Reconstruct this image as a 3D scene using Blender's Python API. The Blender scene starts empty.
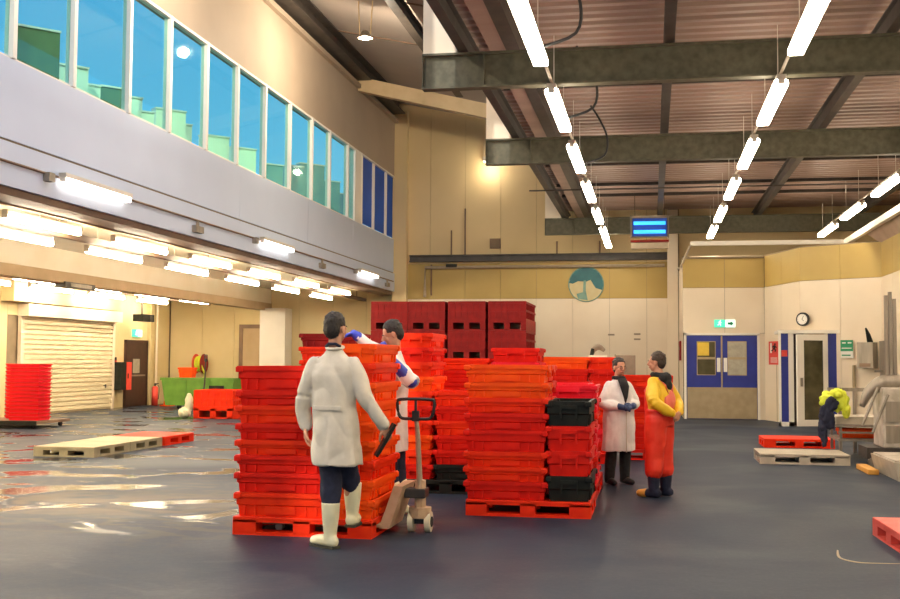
import bpy, bmesh, math, random
from mathutils import Vector, Matrix, noise
random.seed(7)
PI = math.pi
S = bpy.context.scene
COL = S.collection
# ---------------------------------------------------------------- camera
cam_d = bpy.data.cameras.new('camera'); cam = bpy.data.objects.new('camera', cam_d); COL.objects.link(cam)
cam_d.sensor_fit = 'HORIZONTAL'; cam_d.sensor_width = 36.0; cam_d.lens = 36.0*1100/900
cam_d.clip_end = 300; cam_d.clip_start = 0.05
cam.matrix_world = Matrix(((0.98358704, 0.00414889, 0.18038661, 0), (0.18033484, -0.05579667, -0.98202142, 0),
                           (0.00599067, 0.99843353, -0.05562907, 1.5), (0, 0, 0, 1)))
S.camera = cam
# ---------------------------------------------------------------- sky, exposure
w = bpy.data.worlds.new('world'); S.world = w; w.use_nodes = True
nt = w.node_tree; nt.nodes.clear()
wo = nt.nodes.new('ShaderNodeOutputWorld'); bg = nt.nodes.new('ShaderNodeBackground')
tc = nt.nodes.new('ShaderNodeTexCoord'); sp = nt.nodes.new('ShaderNodeSeparateXYZ'); cr = nt.nodes.new('ShaderNodeValToRGB')
cr.color_ramp.elements[0].position = 0.0; cr.color_ramp.elements[0].color = (0.22, 0.50, 0.70, 1)
cr.color_ramp.elements[1].position = 0.45; cr.color_ramp.elements[1].color = (0.05, 0.26, 0.60, 1)
nt.links.new(tc.outputs['Generated'], sp.inputs[0]); nt.links.new(sp.outputs['Z'], cr.inputs[0])
nt.links.new(cr.outputs[0], bg.inputs[0]); nt.links.new(bg.outputs[0], wo.inputs[0]); bg.inputs[1].default_value = 2.0
S.view_settings.view_transform = 'Standard'; S.view_settings.look = 'None'
S.view_settings.gamma = 1.0; S.view_settings.use_curve_mapping = False; S.view_settings.exposure = -0.28
BATTEN = 42.0
sun_d = bpy.data.lights.new('sun', 'SUN'); sun_d.energy = 3.2; sun_d.angle = 0.02; sun_d.color = (1.0, 0.96, 0.88)
sun = bpy.data.objects.new('sun', sun_d); COL.objects.link(sun); sun.rotation_euler = (math.radians(52), 0, 0)   # from behind the viewer, along the hall

# ---------------------------------------------------------------- materials
def mat(name, col, rough=0.6, col2=None, scale=6.0, bump=0.0, metal=0.0, spec=0.5, emit=None, estr=0.0, stretch=None, contrast=(0.35, 0.65)):
    m = bpy.data.materials.new(name); m.use_nodes = True
    n = m.node_tree.nodes; l = m.node_tree.links
    b = n['Principled BSDF']
    b.inputs['Base Color'].default_value = (*col, 1); b.inputs['Roughness'].default_value = rough
    b.inputs['Metallic'].default_value = metal; b.inputs['Specular IOR Level'].default_value = spec
    if emit:
        b.inputs['Emission Color'].default_value = (*emit, 1); b.inputs['Emission Strength'].default_value = estr
    if col2 is not None or bump:
        t = n.new('ShaderNodeTexCoord'); mp = n.new('ShaderNodeMapping'); no = n.new('ShaderNodeTexNoise')
        no.inputs['Scale'].default_value = scale; no.inputs['Detail'].default_value = 5
        if stretch: mp.inputs['Scale'].default_value = stretch
        l.new(t.outputs['Object'], mp.inputs[0]); l.new(mp.outputs[0], no.inputs[0])
        if col2 is not None:
            r = n.new('ShaderNodeValToRGB'); r.color_ramp.elements[0].position = contrast[0]; r.color_ramp.elements[1].position = contrast[1]
            r.color_ramp.elements[0].color = (*col, 1); r.color_ramp.elements[1].color = (*col2, 1)
            l.new(no.outputs['Fac'], r.inputs[0]); l.new(r.outputs[0], b.inputs['Base Color'])
        if bump:
            bu = n.new('ShaderNodeBump'); bu.inputs['Strength'].default_value = bump; bu.inputs['Distance'].default_value = 0.01
            l.new(no.outputs['Fac'], bu.inputs['Height']); l.new(bu.outputs[0], b.inputs['Normal'])
    return m
M = {}
M['fascia'] = mat('cool_tinted_fascia', (0.50, 0.57, 0.71), 0.5, (0.53, 0.60, 0.74), 0.8)  # cool daylight put into the colour as a lilac tint
M['upper'] = mat('warm_tinted_upper_wall', (0.36, 0.28, 0.205), 0.7, (0.41, 0.32, 0.235), 0.5)  # warm lamplight put into the wall colour as a tan tint
M['cream'] = mat('cream_cladding', (0.74, 0.62, 0.46), 0.45, (0.80, 0.69, 0.53), 0.7)
M['yellow'] = mat('yellow_cladding', (0.42, 0.29, 0.075), 0.5, (0.49, 0.345, 0.10), 0.7)
M['tan'] = mat('tan_cladding', (0.64, 0.49, 0.25), 0.6, (0.70, 0.54, 0.29), 0.5)
M['white'] = mat('white_paint', (0.80, 0.75, 0.66), 0.45, (0.84, 0.79, 0.70), 2)
M['joint'] = mat('dark_joint', (0.20, 0.15, 0.09), 0.8, (0.24, 0.18, 0.11), 3)
M['recess_ceiling'] = mat('recess_ceiling_panel', (0.88, 0.80, 0.62), 0.35, (0.82, 0.70, 0.48), 0.9, contrast=(0.4, 0.7))
M['recess_wall'] = mat('recess_wall_paint', (0.66, 0.53, 0.27), 0.6, (0.72, 0.59, 0.33), 0.8)
M['shutter'] = mat('shutter_paint', (0.72, 0.60, 0.38), 0.5, (0.80, 0.69, 0.47), 3, stretch=(1, 1, 4))
M['brown'] = mat('brown_soffit', (0.15, 0.09, 0.06), 0.6, (0.24, 0.15, 0.09), 1.5)
M['beam_tan'] = mat('tan_beam', (0.50, 0.36, 0.20), 0.6, (0.56, 0.41, 0.24), 2)
M['steel'] = mat('weathered_galvanised_steel', (0.07, 0.065, 0.040), 0.6, (0.12, 0.112, 0.072), 9, bump=0.2, metal=0.2, contrast=(0.3, 0.7))
M['steel_dark'] = mat('dark_painted_steel', (0.035, 0.028, 0.024), 0.5, (0.06, 0.048, 0.04), 4)
M['deck'] = mat('pinkish_roof_deck', (0.30, 0.205, 0.165), 0.45, (0.38, 0.265, 0.22), 1.2, stretch=(0.3, 2, 1))
M['upper_deck'] = mat('upper_roof_lining', (0.40, 0.34, 0.30), 0.6, (0.46, 0.39, 0.34), 0.6)
M['cream_beam'] = mat('cream_painted_beam', (0.60, 0.44, 0.24), 0.5, (0.66, 0.50, 0.29), 3)
M['red'] = mat('red_crate_plastic', (0.64, 0.008, 0.002), 0.5, (0.74, 0.014, 0.003), 7)
M['orange'] = mat('orange_crate_plastic', (0.92, 0.070, 0.002), 0.5, (0.95, 0.10, 0.003), 7)
M['redorange'] = mat('red_orange_crate_plastic', (0.80, 0.022, 0.002), 0.5, (0.86, 0.036, 0.002), 7)
M['crimson'] = mat('crimson_crate_plastic', (0.74, 0.008, 0.022), 0.5, (0.80, 0.015, 0.035), 7)
M['darkred'] = mat('dark_red_bin_plastic', (0.21, 0.004, 0.004), 0.55, (0.28, 0.007, 0.006), 5)
M['black'] = mat('black_plastic', (0.007, 0.008, 0.006), 0.5, (0.016, 0.018, 0.013), 8, spec=0.25)
M['rubber'] = mat('black_rubber', (0.012, 0.012, 0.014), 0.6, (0.02, 0.02, 0.022), 8)
M['beige'] = mat('beige_pallet_plastic', (0.36, 0.30, 0.17), 0.5, (0.44, 0.37, 0.22), 5)
M['grey_pallet'] = mat('grey_pallet_plastic', (0.44, 0.38, 0.29), 0.5, (0.52, 0.46, 0.36), 5)
M['pink_pallet'] = mat('worn_red_pallet_plastic', (0.70, 0.07, 0.05), 0.4, (0.78, 0.12, 0.09), 6)
M['green'] = mat('green_skip_paint', (0.09, 0.22, 0.022), 0.5, (0.12, 0.28, 0.03), 4)
M['blue_door'] = mat('blue_door_laminate', (0.012, 0.022, 0.22), 0.35, (0.016, 0.03, 0.26), 4)
M['kick'] = mat('scuffed_kick_plate', (0.36, 0.28, 0.16), 0.35, (0.42, 0.33, 0.20), 5, metal=0.4)
M['stainless'] = mat('brushed_stainless', (0.27, 0.235, 0.19), 0.48, (0.36, 0.315, 0.26), 14, metal=0.75, stretch=(1, 1, 0.1))
M['stainless_white'] = mat('pale_machine_panel', (0.40, 0.35, 0.28), 0.4, (0.64, 0.58, 0.50), 6)
M['dark_glass'] = mat('dark_glazing', (0.05, 0.045, 0.02), 0.08, (0.10, 0.085, 0.04), 3)
M['pane_grey'] = mat('frosted_pane', (0.34, 0.31, 0.24), 0.3, (0.42, 0.39, 0.30), 10)
M['yellow_paper'] = mat('yellow_notice', (0.75, 0.50, 0.05), 0.7, (0.8, 0.55, 0.07), 10)
M['coat'] = mat('white_coat_cotton', (0.66, 0.60, 0.50), 0.85, (0.72, 0.66, 0.56), 14, bump=0.3)
M['coat_w'] = mat('bright_white_coat_cotton', (0.76, 0.72, 0.70), 0.85, (0.82, 0.78, 0.76), 14, bump=0.3)
M['navy'] = mat('navy_cloth', (0.010, 0.013, 0.035), 0.85, (0.016, 0.02, 0.05), 20, bump=0.2)
M['blackcloth'] = mat('black_cloth', (0.010, 0.010, 0.012), 0.9, (0.018, 0.018, 0.02), 20, bump=0.2)
M['boot'] = mat('cream_rubber_boot', (0.78, 0.74, 0.50), 0.4, (0.82, 0.78, 0.55), 10)
M['sole'] = mat('dark_boot_sole', (0.03, 0.03, 0.02), 0.7, (0.05, 0.05, 0.03), 10)
M['skin'] = mat('skin', (0.52, 0.25, 0.15), 0.55, (0.58, 0.29, 0.18), 12)
M['hair'] = mat('black_hair', (0.012, 0.009, 0.008), 0.6, (0.03, 0.022, 0.018), 60, bump=0.6)
M['hair_brown'] = mat('dark_brown_hair', (0.03, 0.018, 0.011), 0.6, (0.06, 0.036, 0.022), 60, bump=0.6)
M['glove'] = mat('navy_rubber_glove', (0.015, 0.035, 0.11), 0.5, (0.02, 0.045, 0.14), 10)
M['glove_blue'] = mat('blue_rubber_gauntlet', (0.03, 0.05, 0.42), 0.45, (0.04, 0.07, 0.50), 10)
M['yellow_jacket'] = mat('yellow_oilskin', (0.82, 0.50, 0.015), 0.45, (0.88, 0.57, 0.03), 9, bump=0.3)
M['bib'] = mat('coral_red_oilskin', (0.85, 0.030, 0.010), 0.5, (0.90, 0.05, 0.02), 8, bump=0.3)
M['patch'] = mat('coral_patch', (0.85, 0.16, 0.10), 0.5, (0.88, 0.21, 0.14), 9)
M['tan_boot'] = mat('tan_toe_rubber', (0.70, 0.33, 0.05), 0.5, (0.75, 0.38, 0.07), 9)
M['eye'] = mat('eye', (0.02, 0.015, 0.01), 0.2)
M['lip'] = mat('lip', (0.40, 0.12, 0.09), 0.5)
M['hivis'] = mat('hi_vis_yellow_fabric', (0.62, 0.70, 0.03), 0.7, (0.70, 0.78, 0.06), 10, bump=0.3)
M['housing'] = mat('lamp_housing', (0.65, 0.60, 0.52), 0.4, (0.7, 0.65, 0.57), 6)
M['tube'] = mat('lit_tube_diffuser', (1, 0.95, 0.85), 0.5, emit=(1.0, 0.86, 0.66), estr=BATTEN)
M['tube_cool'] = mat('lit_fascia_diffuser', (1, 0.95, 0.85), 0.5, emit=(1.0, 0.92, 0.80), estr=7)
M['tube_bay'] = mat('lit_bay_diffuser', (1, 0.95, 0.85), 0.5, emit=(1.0, 0.85, 0.62), estr=72)
M['unseen_rooflight'] = None
M['uv'] = mat('lit_blue_tube', (0.1, 0.5, 1), 0.5, emit=(0.03, 0.50, 1.0), estr=1.6)
M['uv_back'] = mat('blue_reflector', (0.01, 0.06, 0.35), 0.4, (0.015, 0.08, 0.42), 6)
M['exit_lit'] = mat('lit_green_sign', (0.05, 0.5, 0.3), 0.5, emit=(0.10, 0.85, 0.62), estr=0.9)
M['exit_white'] = mat('lit_white_sign', (0.8, 0.9, 0.85), 0.5, emit=(0.75, 1.0, 0.92), estr=1.0)
M['signred'] = mat('red_sign_print', (0.70, 0.05, 0.03), 0.5, (0.75, 0.07, 0.05), 10)
M['signgreen'] = mat('green_sign_print', (0.01, 0.25, 0.10), 0.5, (0.015, 0.28, 0.12), 10)
M['signwhite'] = mat('white_sign_print', (0.8, 0.78, 0.72), 0.5, (0.82, 0.8, 0.74), 10)
M['teal'] = mat('teal_emblem_print', (0.012, 0.10, 0.12), 0.5, (0.02, 0.14, 0.16), 3)
M['teal_light'] = mat('pale_teal_emblem_print', (0.12, 0.26, 0.22), 0.5, (0.2, 0.34, 0.27), 4)
M['emblem_cream'] = mat('cream_emblem_print', (0.55, 0.46, 0.24), 0.5, (0.60, 0.52, 0.30), 4)
M['blue_film'] = mat('blue_window_film', (0.003, 0.07, 0.42), 0.5, (0.004, 0.085, 0.5), 1.5, spec=0.15)
M['conduit'] = mat('galvanised_conduit', (0.42, 0.34, 0.24), 0.45, (0.48, 0.39, 0.28), 8, metal=0.3)
M['darkdoor'] = mat('dark_brown_door', (0.035, 0.014, 0.010), 0.5, (0.05, 0.02, 0.014), 5)
M['ply'] = mat('greybrown_board', (0.26, 0.20, 0.14), 0.7, (0.32, 0.25, 0.18), 8)
M['truck'] = mat('worn_beige_truck_paint', (0.52, 0.34, 0.20), 0.5, (0.62, 0.44, 0.28), 9)
M['wheel'] = mat('cream_nylon_wheel', (0.72, 0.64, 0.46), 0.45, (0.78, 0.70, 0.52), 9)
M['office_pale'] = mat('pale_office_panel', (0.86, 0.86, 0.66), 0.6, (0.9, 0.9, 0.7), 3)
M['office_green'] = mat('green_office_screen', (0.10, 0.16, 0.07), 0.7, (0.13, 0.20, 0.09), 4)
M['sheet'] = mat('teal_grey_outdoor_wall', (0.18, 0.36, 0.38), 0.7, (0.24, 0.42, 0.42), 2)

for k_ in ('red', 'orange', 'redorange', 'crimson', 'darkred'): M[k_].node_tree.nodes['Principled BSDF'].inputs['Specular IOR Level'].default_value = 0.22
def glass_mat():
    m = bpy.data.materials.new('tinted_window_glass'); m.use_nodes = True; n = m.node_tree.nodes; l = m.node_tree.links; n.clear()
    o = n.new('ShaderNodeOutputMaterial'); mx = n.new('ShaderNodeMixShader'); t = n.new('ShaderNodeBsdfTransparent'); g = n.new('ShaderNodeBsdfGlossy')
    t.inputs[0].default_value = (0.72, 0.93, 0.88, 1); g.inputs['Roughness'].default_value = 0.03; mx.inputs[0].default_value = 0.07
    l.new(t.outputs[0], mx.inputs[1]); l.new(g.outputs[0], mx.inputs[2]); l.new(mx.outputs[0], o.inputs[0]); return m
for k_ in ('recess_ceiling',):
    b_ = M[k_].node_tree.nodes['Principled BSDF']; b_.inputs['Specular IOR Level'].default_value = 0.9; b_.inputs['Coat Weight'].default_value = 0.7; b_.inputs['Coat Roughness'].default_value = 0.16
M['glass'] = glass_mat()
def unseen_rooflight_mat():
    m = bpy.data.materials.new('unseen_rooflight_sheet'); m.use_nodes = True; n = m.node_tree.nodes; l = m.node_tree.links; n.clear()
    o = n.new('ShaderNodeOutputMaterial'); t = n.new('ShaderNodeBsdfTranslucent'); t.inputs[0].default_value = (0.66, 0.76, 0.95, 1)
    l.new(t.outputs[0], o.inputs[0]); return m
M['unseen_rooflight'] = unseen_rooflight_mat()

def floor_mat():
    m = bpy.data.materials.new('blue_grey_resin_floor'); m.use_nodes = True; n = m.node_tree.nodes; l = m.node_tree.links
    b = n['Principled BSDF']; tc = n.new('ShaderNodeTexCoord'); sx = n.new('ShaderNodeSeparateXYZ'); l.new(tc.outputs['Object'], sx.inputs[0])
    def N(scale, detail=5, st=(1, 1, 1), dist=0.0):
        mp = n.new('ShaderNodeMapping'); mp.inputs['Scale'].default_value = st; no = n.new('ShaderNodeTexNoise')
        no.inputs['Scale'].default_value = scale; no.inputs['Detail'].default_value = detail; no.inputs['Distortion'].default_value = dist
        l.new(tc.outputs['Object'], mp.inputs[0]); l.new(mp.outputs[0], no.inputs[0]); return no.outputs['Fac']
    def mr(v, a, b_, c=0, d=1):
        x = n.new('ShaderNodeMapRange'); x.interpolation_type = 'SMOOTHSTEP'
        for i, q in enumerate((v, a, b_, c, d)):
            if isinstance(q, (int, float)): x.inputs[i].default_value = q
            else: l.new(q, x.inputs[i])
        return x.outputs[0]
    def ma(op, a, b_):
        x = n.new('ShaderNodeMath'); x.operation = op
        for i, q in enumerate((a, b_)):
            if isinstance(q, (int, float)): x.inputs[i].default_value = q
            else: l.new(q, x.inputs[i])
        return x.outputs[0]
    def mix(f, a, b_):
        x = n.new('ShaderNodeMix'); x.data_type = 'RGBA'
        l.new(f, x.inputs[0])
        for i, q in ((6, a), (7, b_)):
            if isinstance(q, tuple): x.inputs[i].default_value = (*q, 1)
            else: l.new(q, x.inputs[i])
        return x.outputs[2]
    big = N(0.45, 4, (1, 1, 1), 0.6); fine = N(28, 6); mid = N(0.85, 5, (1, 1.3, 1), 0.9); spots = N(3.0, 4, (1, 1.6, 1), 0.4)
    # washed-down area on the left of the hall
    xr = mr(ma('ADD', sx.outputs['X'], ma('MULTIPLY', ma('SUBTRACT', big, 0.5), 3.0)), -3.2, -1.6, 1, 0)
    yr = mr(ma('ADD', sx.outputs['Y'], ma('MULTIPLY', ma('SUBTRACT', big, 0.5), 2.5)), 8.3, 9.6, 0.10, 1)
    area = ma('MULTIPLY', xr, yr)
    wet = ma('MULTIPLY', area, mr(mid, 0.52, 0.58))
    dirt = ma('MULTIPLY', ma('MULTIPLY', area, mr(spots, 0.46, 0.60)), mr(sx.outputs['Y'], 10.2, 15.5, 1, 0.15))
    band = ma('MULTIPLY', mr(sx.outputs['Y'], 9.6, 10.3), mr(sx.outputs['Y'], 12.2, 10.8))
    sand = ma('MULTIPLY', ma('MULTIPLY', area, band), mr(mid, 0.42, 0.56, 1, 0))
    base = mix(mr(big, 0.3, 0.7), (0.012, 0.022, 0.044), (0.022, 0.036, 0.062))
    base = mix(mr(fine, 0.45, 0.8), base, (0.034, 0.045, 0.066))
    base = mix(ma('MULTIPLY', wet, 0.6), base, (0.014, 0.016, 0.018))
    base = mix(ma('MULTIPLY', dirt, 0.45), base, (0.10, 0.08, 0.045))
    base = mix(ma('MULTIPLY', sand, 0.8), base, (0.15, 0.115, 0.075))
    l.new(base, b.inputs['Base Color'])
    r = n.new('ShaderNodeMix'); r.data_type = 'FLOAT'; l.new(wet, r.inputs[0]); l.new(mr(big, 0.3, 0.7, 0.45, 0.62), r.inputs[2]); r.inputs[3].default_value = 0.14
    l.new(r.outputs[0], b.inputs['Roughness']); b.inputs['Specular IOR Level'].default_value = 0.2
    bu = n.new('ShaderNodeBump'); bu.inputs['Distance'].default_value = 0.006
    l.new(mr(wet, 0, 1, 0.30, 0.025), bu.inputs['Strength']); l.new(N(9, 4), bu.inputs['Height']); l.new(bu.outputs[0], b.inputs['Normal'])
    return m
M['floor'] = floor_mat()

# ---------------------------------------------------------------- helpers
def mm(k): return M[k] if isinstance(k, str) else k
def link(name, me, m=None, parent=None, loc=(0, 0, 0), rz=0.0, smooth=False):
    o = bpy.data.objects.new(name, me); COL.objects.link(o); o.location = loc; o.rotation_euler = (0, 0, rz)
    if m is not None and not me.materials: me.materials.append(mm(m))
    if parent is not None: o.parent = parent
    if smooth:
        for p in me.polygons: p.use_smooth = True
    return o
def mesh(bm, name='m'):
    me = bpy.data.meshes.new(name); bm.normal_update(); bm.to_mesh(me); bm.free(); return me
def obj(name, bm, m, parent=None, loc=(0, 0, 0), rz=0.0, smooth=False):
    me = mesh(bm, name); return link(name, me, m, parent, loc, rz, smooth)
def BM(): return bmesh.new()
def box(bm, x0, x1, y0, y1, z0, z1, t=0.0, bev=0.0):
    """box; t tapers the bottom inward"""
    v = [bm.verts.new(c) for c in ((x0+t, y0+t, z0), (x1-t, y0+t, z0), (x1-t, y1-t, z0), (x0+t, y1-t, z0), (x0, y0, z1), (x1, y0, z1), (x1, y1, z1), (x0, y1, z1))]
    f = [bm.faces.new([v[i] for i in q]) for q in ((3, 2, 1, 0), (4, 5, 6, 7), (0, 1, 5, 4), (1, 2, 6, 5), (2, 3, 7, 6), (3, 0, 4, 7))]
    if bev:
        es = list({e for q in f for e in q.edges})
        bmesh.ops.bevel(bm, geom=es, offset=bev, segments=2, affect='EDGES', profile=0.5)
def bx(*a, **k):
    bm = BM(); box(bm, *a, **k); return bm
def frame(d, up=Vector((0, 0, 1))):
    d = Vector(d).normalized()
    if abs(d.dot(up)) > 0.98: up = Vector((0, 1, 0))
    a = d.cross(up).normalized(); return a, a.cross(d).normalized()
def tube(bm, pts, rad, seg=8, caps=True, flat=1.0, up=Vector((0, 0, 1))):
    pts = [Vector(p) for p in pts]; n = len(pts)
    if not hasattr(rad, '__len__'): rad = [rad]*n
    rings = []; pa = None
    for i, p in enumerate(pts):
        d = (pts[min(i+1, n-1)]-pts[max(i-1, 0)])
        a, b = frame(d, up)
        if pa is not None and a.dot(pa) < 0: a, b = -a, -b
        pa = a
        rings.append([bm.verts.new(p+a*math.cos(2*PI*k/seg)*rad[i]+b*math.sin(2*PI*k/seg)*rad[i]*flat) for k in range(seg)])
    for i in range(n-1):
        for k in range(seg):
            bm.faces.new((rings[i][k], rings[i][(k+1) % seg], rings[i+1][(k+1) % seg], rings[i+1][k]))
    if caps:
        bm.faces.new(rings[0][::-1]); bm.faces.new(rings[-1])
def smoothpath(pts, rad, k=4):
    P = [Vector(p) for p in pts]; out = []; R = []
    for i in range(len(P)-1):
        p0 = P[max(i-1, 0)]; p1 = P[i]; p2 = P[i+1]; p3 = P[min(i+2, len(P)-1)]
        for j in range(k):
            t = j/k
            out.append(0.5*((2*p1)+(p2-p0)*t+(2*p0-5*p1+4*p2-p3)*t*t+(3*p1-p0-3*p2+p3)*t**3)); R.append(rad[i]*(1-t)+rad[i+1]*t)
    out.append(P[-1]); R.append(rad[-1]); return out, R
def limb(bm, pts, rad, seg=12, flat=1.0, k=4):
    p, r = smoothpath(pts, rad, k); tube(bm, p, r, seg, True, flat)
    for q, rr in ((p[0], r[0]), (p[-1], r[-1])): ball(bm, q, (rr, rr*flat, rr) if flat == 1 else (rr*0.9,)*3)
def ball(bm, c, r, seg=12, rings=8, rot=None):
    if not hasattr(r, '__len__'): r = (r, r, r)
    mt = Matrix.Translation(Vector(c)) @ (rot.to_4x4() if rot else Matrix.Identity(4)) @ Matrix.Diagonal((*r, 1))
    bmesh.ops.create_uvsphere(bm, u_segments=seg, v_segments=rings, radius=1, matrix=mt)
def loft(bm, rings, seg=28, caps=True, fold=0.0, seed=0):
    """rings: (cx, cy, cz, rx, ry[, rot]) horizontal ellipses, optional folds"""
    R = []
    for i, r in enumerate(rings):
        cx, cy, cz, rx, ry = r[:5]; rot = r[5] if len(r) > 5 else 0
        fo = r[6] if len(r) > 6 else fold
        ring = []
        for k in range(seg):
            a = 2*PI*k/seg; q = 1+fo*(math.sin(a*7+seed)+0.6*math.sin(a*11+2*seed))
            x = rx*math.cos(a)*q; y = ry*math.sin(a)*q
            ring.append(bm.verts.new((cx+x*math.cos(rot)-y*math.sin(rot), cy+x*math.sin(rot)+y*math.cos(rot), cz)))
        R.append(ring)
    for i in range(len(R)-1):
        for k in range(seg): bm.faces.new((R[i][k], R[i][(k+1) % seg], R[i+1][(k+1) % seg], R[i+1][k]))
    if caps: bm.faces.new(R[0][::-1]); bm.faces.new(R[-1])
def disc(bm, c, r, axis='y', depth=0.02, seg=24, r2=None):
    rot = {'y': Matrix.Rotation(PI/2, 4, 'X'), 'x': Matrix.Rotation(PI/2, 4, 'Y'), 'z': Matrix.Identity(4)}[axis]
    bmesh.ops.create_cone(bm, cap_ends=True, segments=seg, radius1=r, radius2=r if r2 is None else r2, depth=depth, matrix=Matrix.Translation(Vector(c)) @ rot)
def remesh(name, bm, m, parent, voxel=0.008, smooth=3, wrinkle=0.0, wscale=9, loc=(0, 0, 0)):
    me = mesh(bm, name); o = bpy.data.objects.new('tmp', me); COL.objects.link(o)
    md = o.modifiers.new('r', 'REMESH'); md.mode = 'VOXEL'; md.voxel_size = voxel
    if smooth:
        s = o.modifiers.new('s', 'SMOOTH'); s.factor = 0.5; s.iterations = smooth
    dg = bpy.context.evaluated_depsgraph_get(); dg.update()
    me2 = bpy.data.meshes.new_from_object(o.evaluated_get(dg)); bpy.data.objects.remove(o)
    if wrinkle:
        ns = [v.normal.copy() for v in me2.vertices]
        for v, nn in zip(me2.vertices, ns):
            c = v.co; q = noise.noise(Vector((c.x*wscale, c.y*wscale, c.z*wscale*0.55)))
            q = abs(q)*2-0.5
            v.co = c+nn*q*wrinkle
    me2.materials.clear(); me2.materials.append(mm(m))
    return link(name, me2, None, parent, loc, 0, True)
def empty(name, loc=(0, 0, 0), rz=0.0, parent=None):
    o = bpy.data.objects.new(name, None); COL.objects.link(o); o.location = loc; o.rotation_euler = (0, 0, rz); o.empty_display_size = 0.1
    if parent is not None: o.parent = parent
    return o
def tag(o, label=None, cat=None, group=None, kind=None):
    if label: o['label'] = label
    if cat: o['category'] = cat
    if group: o['group'] = group
    if kind: o['kind'] = kind
    return o
def copy_tree(o, parent=None):
    c = o.copy(); COL.objects.link(c)
    if parent is not None: c.parent = parent
    for ch in list(o.children): copy_tree(ch, c)
    return c
_struct_n = {}
def struct(name, bm, m, label=None, parent=None):
    o = obj(name, bm, m, parent)
    if parent is None: tag(o, label, kind='structure', cat='structure')
    return o
trim_n = [0]
def trim(bm, m, label, cat='trim'):
    trim_n[0] += 1
    o = obj('trim_%d' % trim_n[0], bm, m); return tag(o, label, cat, kind='structure')
ORD = ['', 'first', 'second', 'third', 'fourth', 'fifth', 'sixth', 'seventh', 'eighth', 'ninth', 'tenth', 'eleventh', 'twelfth', 'thirteenth', 'fourteenth', 'fifteenth', 'sixteenth', 'seventeenth', 'eighteenth']

# ================================================================ SETTING
XW, XE, XO, XR = -8.2, -3.15, -16.2, 5.2
YM, YB, YD, Y0 = 34.8, 35.3, 30.0, -8.0
o = struct('floor', bx(XO-0.2, 6.5, Y0, 36.2, -0.2, 0), 'floor', 'blue-grey resin floor, washed down and puddled on its left half')
# --- first-floor fascia wall on the left
o = struct('wall_left', bx(XW-0.25, XW-0.02, Y0, YM+0.1, 3.72, 5.40), 'joint', 'pale fascia wall tinted lilac for daylight, with a ribbon of windows above the open bay')
ys = [Y0, -4, 0, 4, 8, 12, 16.5, 21, 25.5, 29.6, YM+0.05]
for a, b in zip(ys[:-1], ys[1:]):
    obj('panel', bx(XW-0.03, XW, a+(0.006 if a > 20 else 0), b-(0.006 if b > 25 and b < 34 else 0), 4.34, 5.40), 'fascia', o)
    obj('panel', bx(XW-0.03, XW+0.035, a, b, 3.72, 4.295), 'fascia', o)
wu = struct('wall_left_upper', bx(XW-0.25, XW, Y0, YM+0.1, 7.47, 10.2), 'upper', 'upper wall tinted tan for warm light, above the ribbon windows')
# windows
mull = [12.63-2.8, 12.63-1.4, 12.90, 14.42, 16.13, 17.63, 19.23, 20.79, 22.41, 24.07, 25.74, 27.27, 28.99, 29.75]
ni = 0
for a, b in zip(mull[:-1], mull[1:]):
    ni += 1
    wo_ = empty('window_%d' % ni, (XW, a, 5.42)); tag(wo_, 'tall clear window, %s bay from the near end of the ribbon' % ORD[ni], 'window', kind='structure')
    bm = BM(); box(bm, -0.12, 0.01, 0, 0.09, 0, 2.05); box(bm, -0.12, -0.04, 0.09, b-a, -0.02, 0.02); box(bm, -0.12, 0.0, 0.09, b-a, 2.0, 2.05)
    obj('window_frame', bm, 'white', wo_)
    obj('pane', bx(-0.07, -0.06, 0.09, b-a, 0.05, 2.0), 'glass', wo_)
obj_pier = trim(bx(XW-0.2, XW+0.0, 29.75, 30.45, 5.40, 7.47), 'white', 'white pier between the clear and the deep blue windows', 'pier')
bm_ = [30.45, 31.85, 33.4, 34.85]
for a, b in zip(bm_[:-1], bm_[1:]):
    ni += 1
    wo_ = empty('window_%d' % ni, (XW, a, 5.42)); tag(wo_, 'deep blue filmed window, %s of the three beside the far corner' % ORD[ni-13], 'window', kind='structure')
    bm = BM(); box(bm, -0.12, 0.01, 0, 0.09, 0, 2.05); box(bm, -0.12, -0.04, 0.09, b-a, -0.02, 0.02); box(bm, -0.12, 0.0, 0.09, b-a, 2.0, 2.05)
    obj('window_frame', bm, 'white', wo_); obj('pane', bx(-0.08, -0.06, 0.09, b-a, 0.05, 2.0), 'blue_film', wo_)
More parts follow.
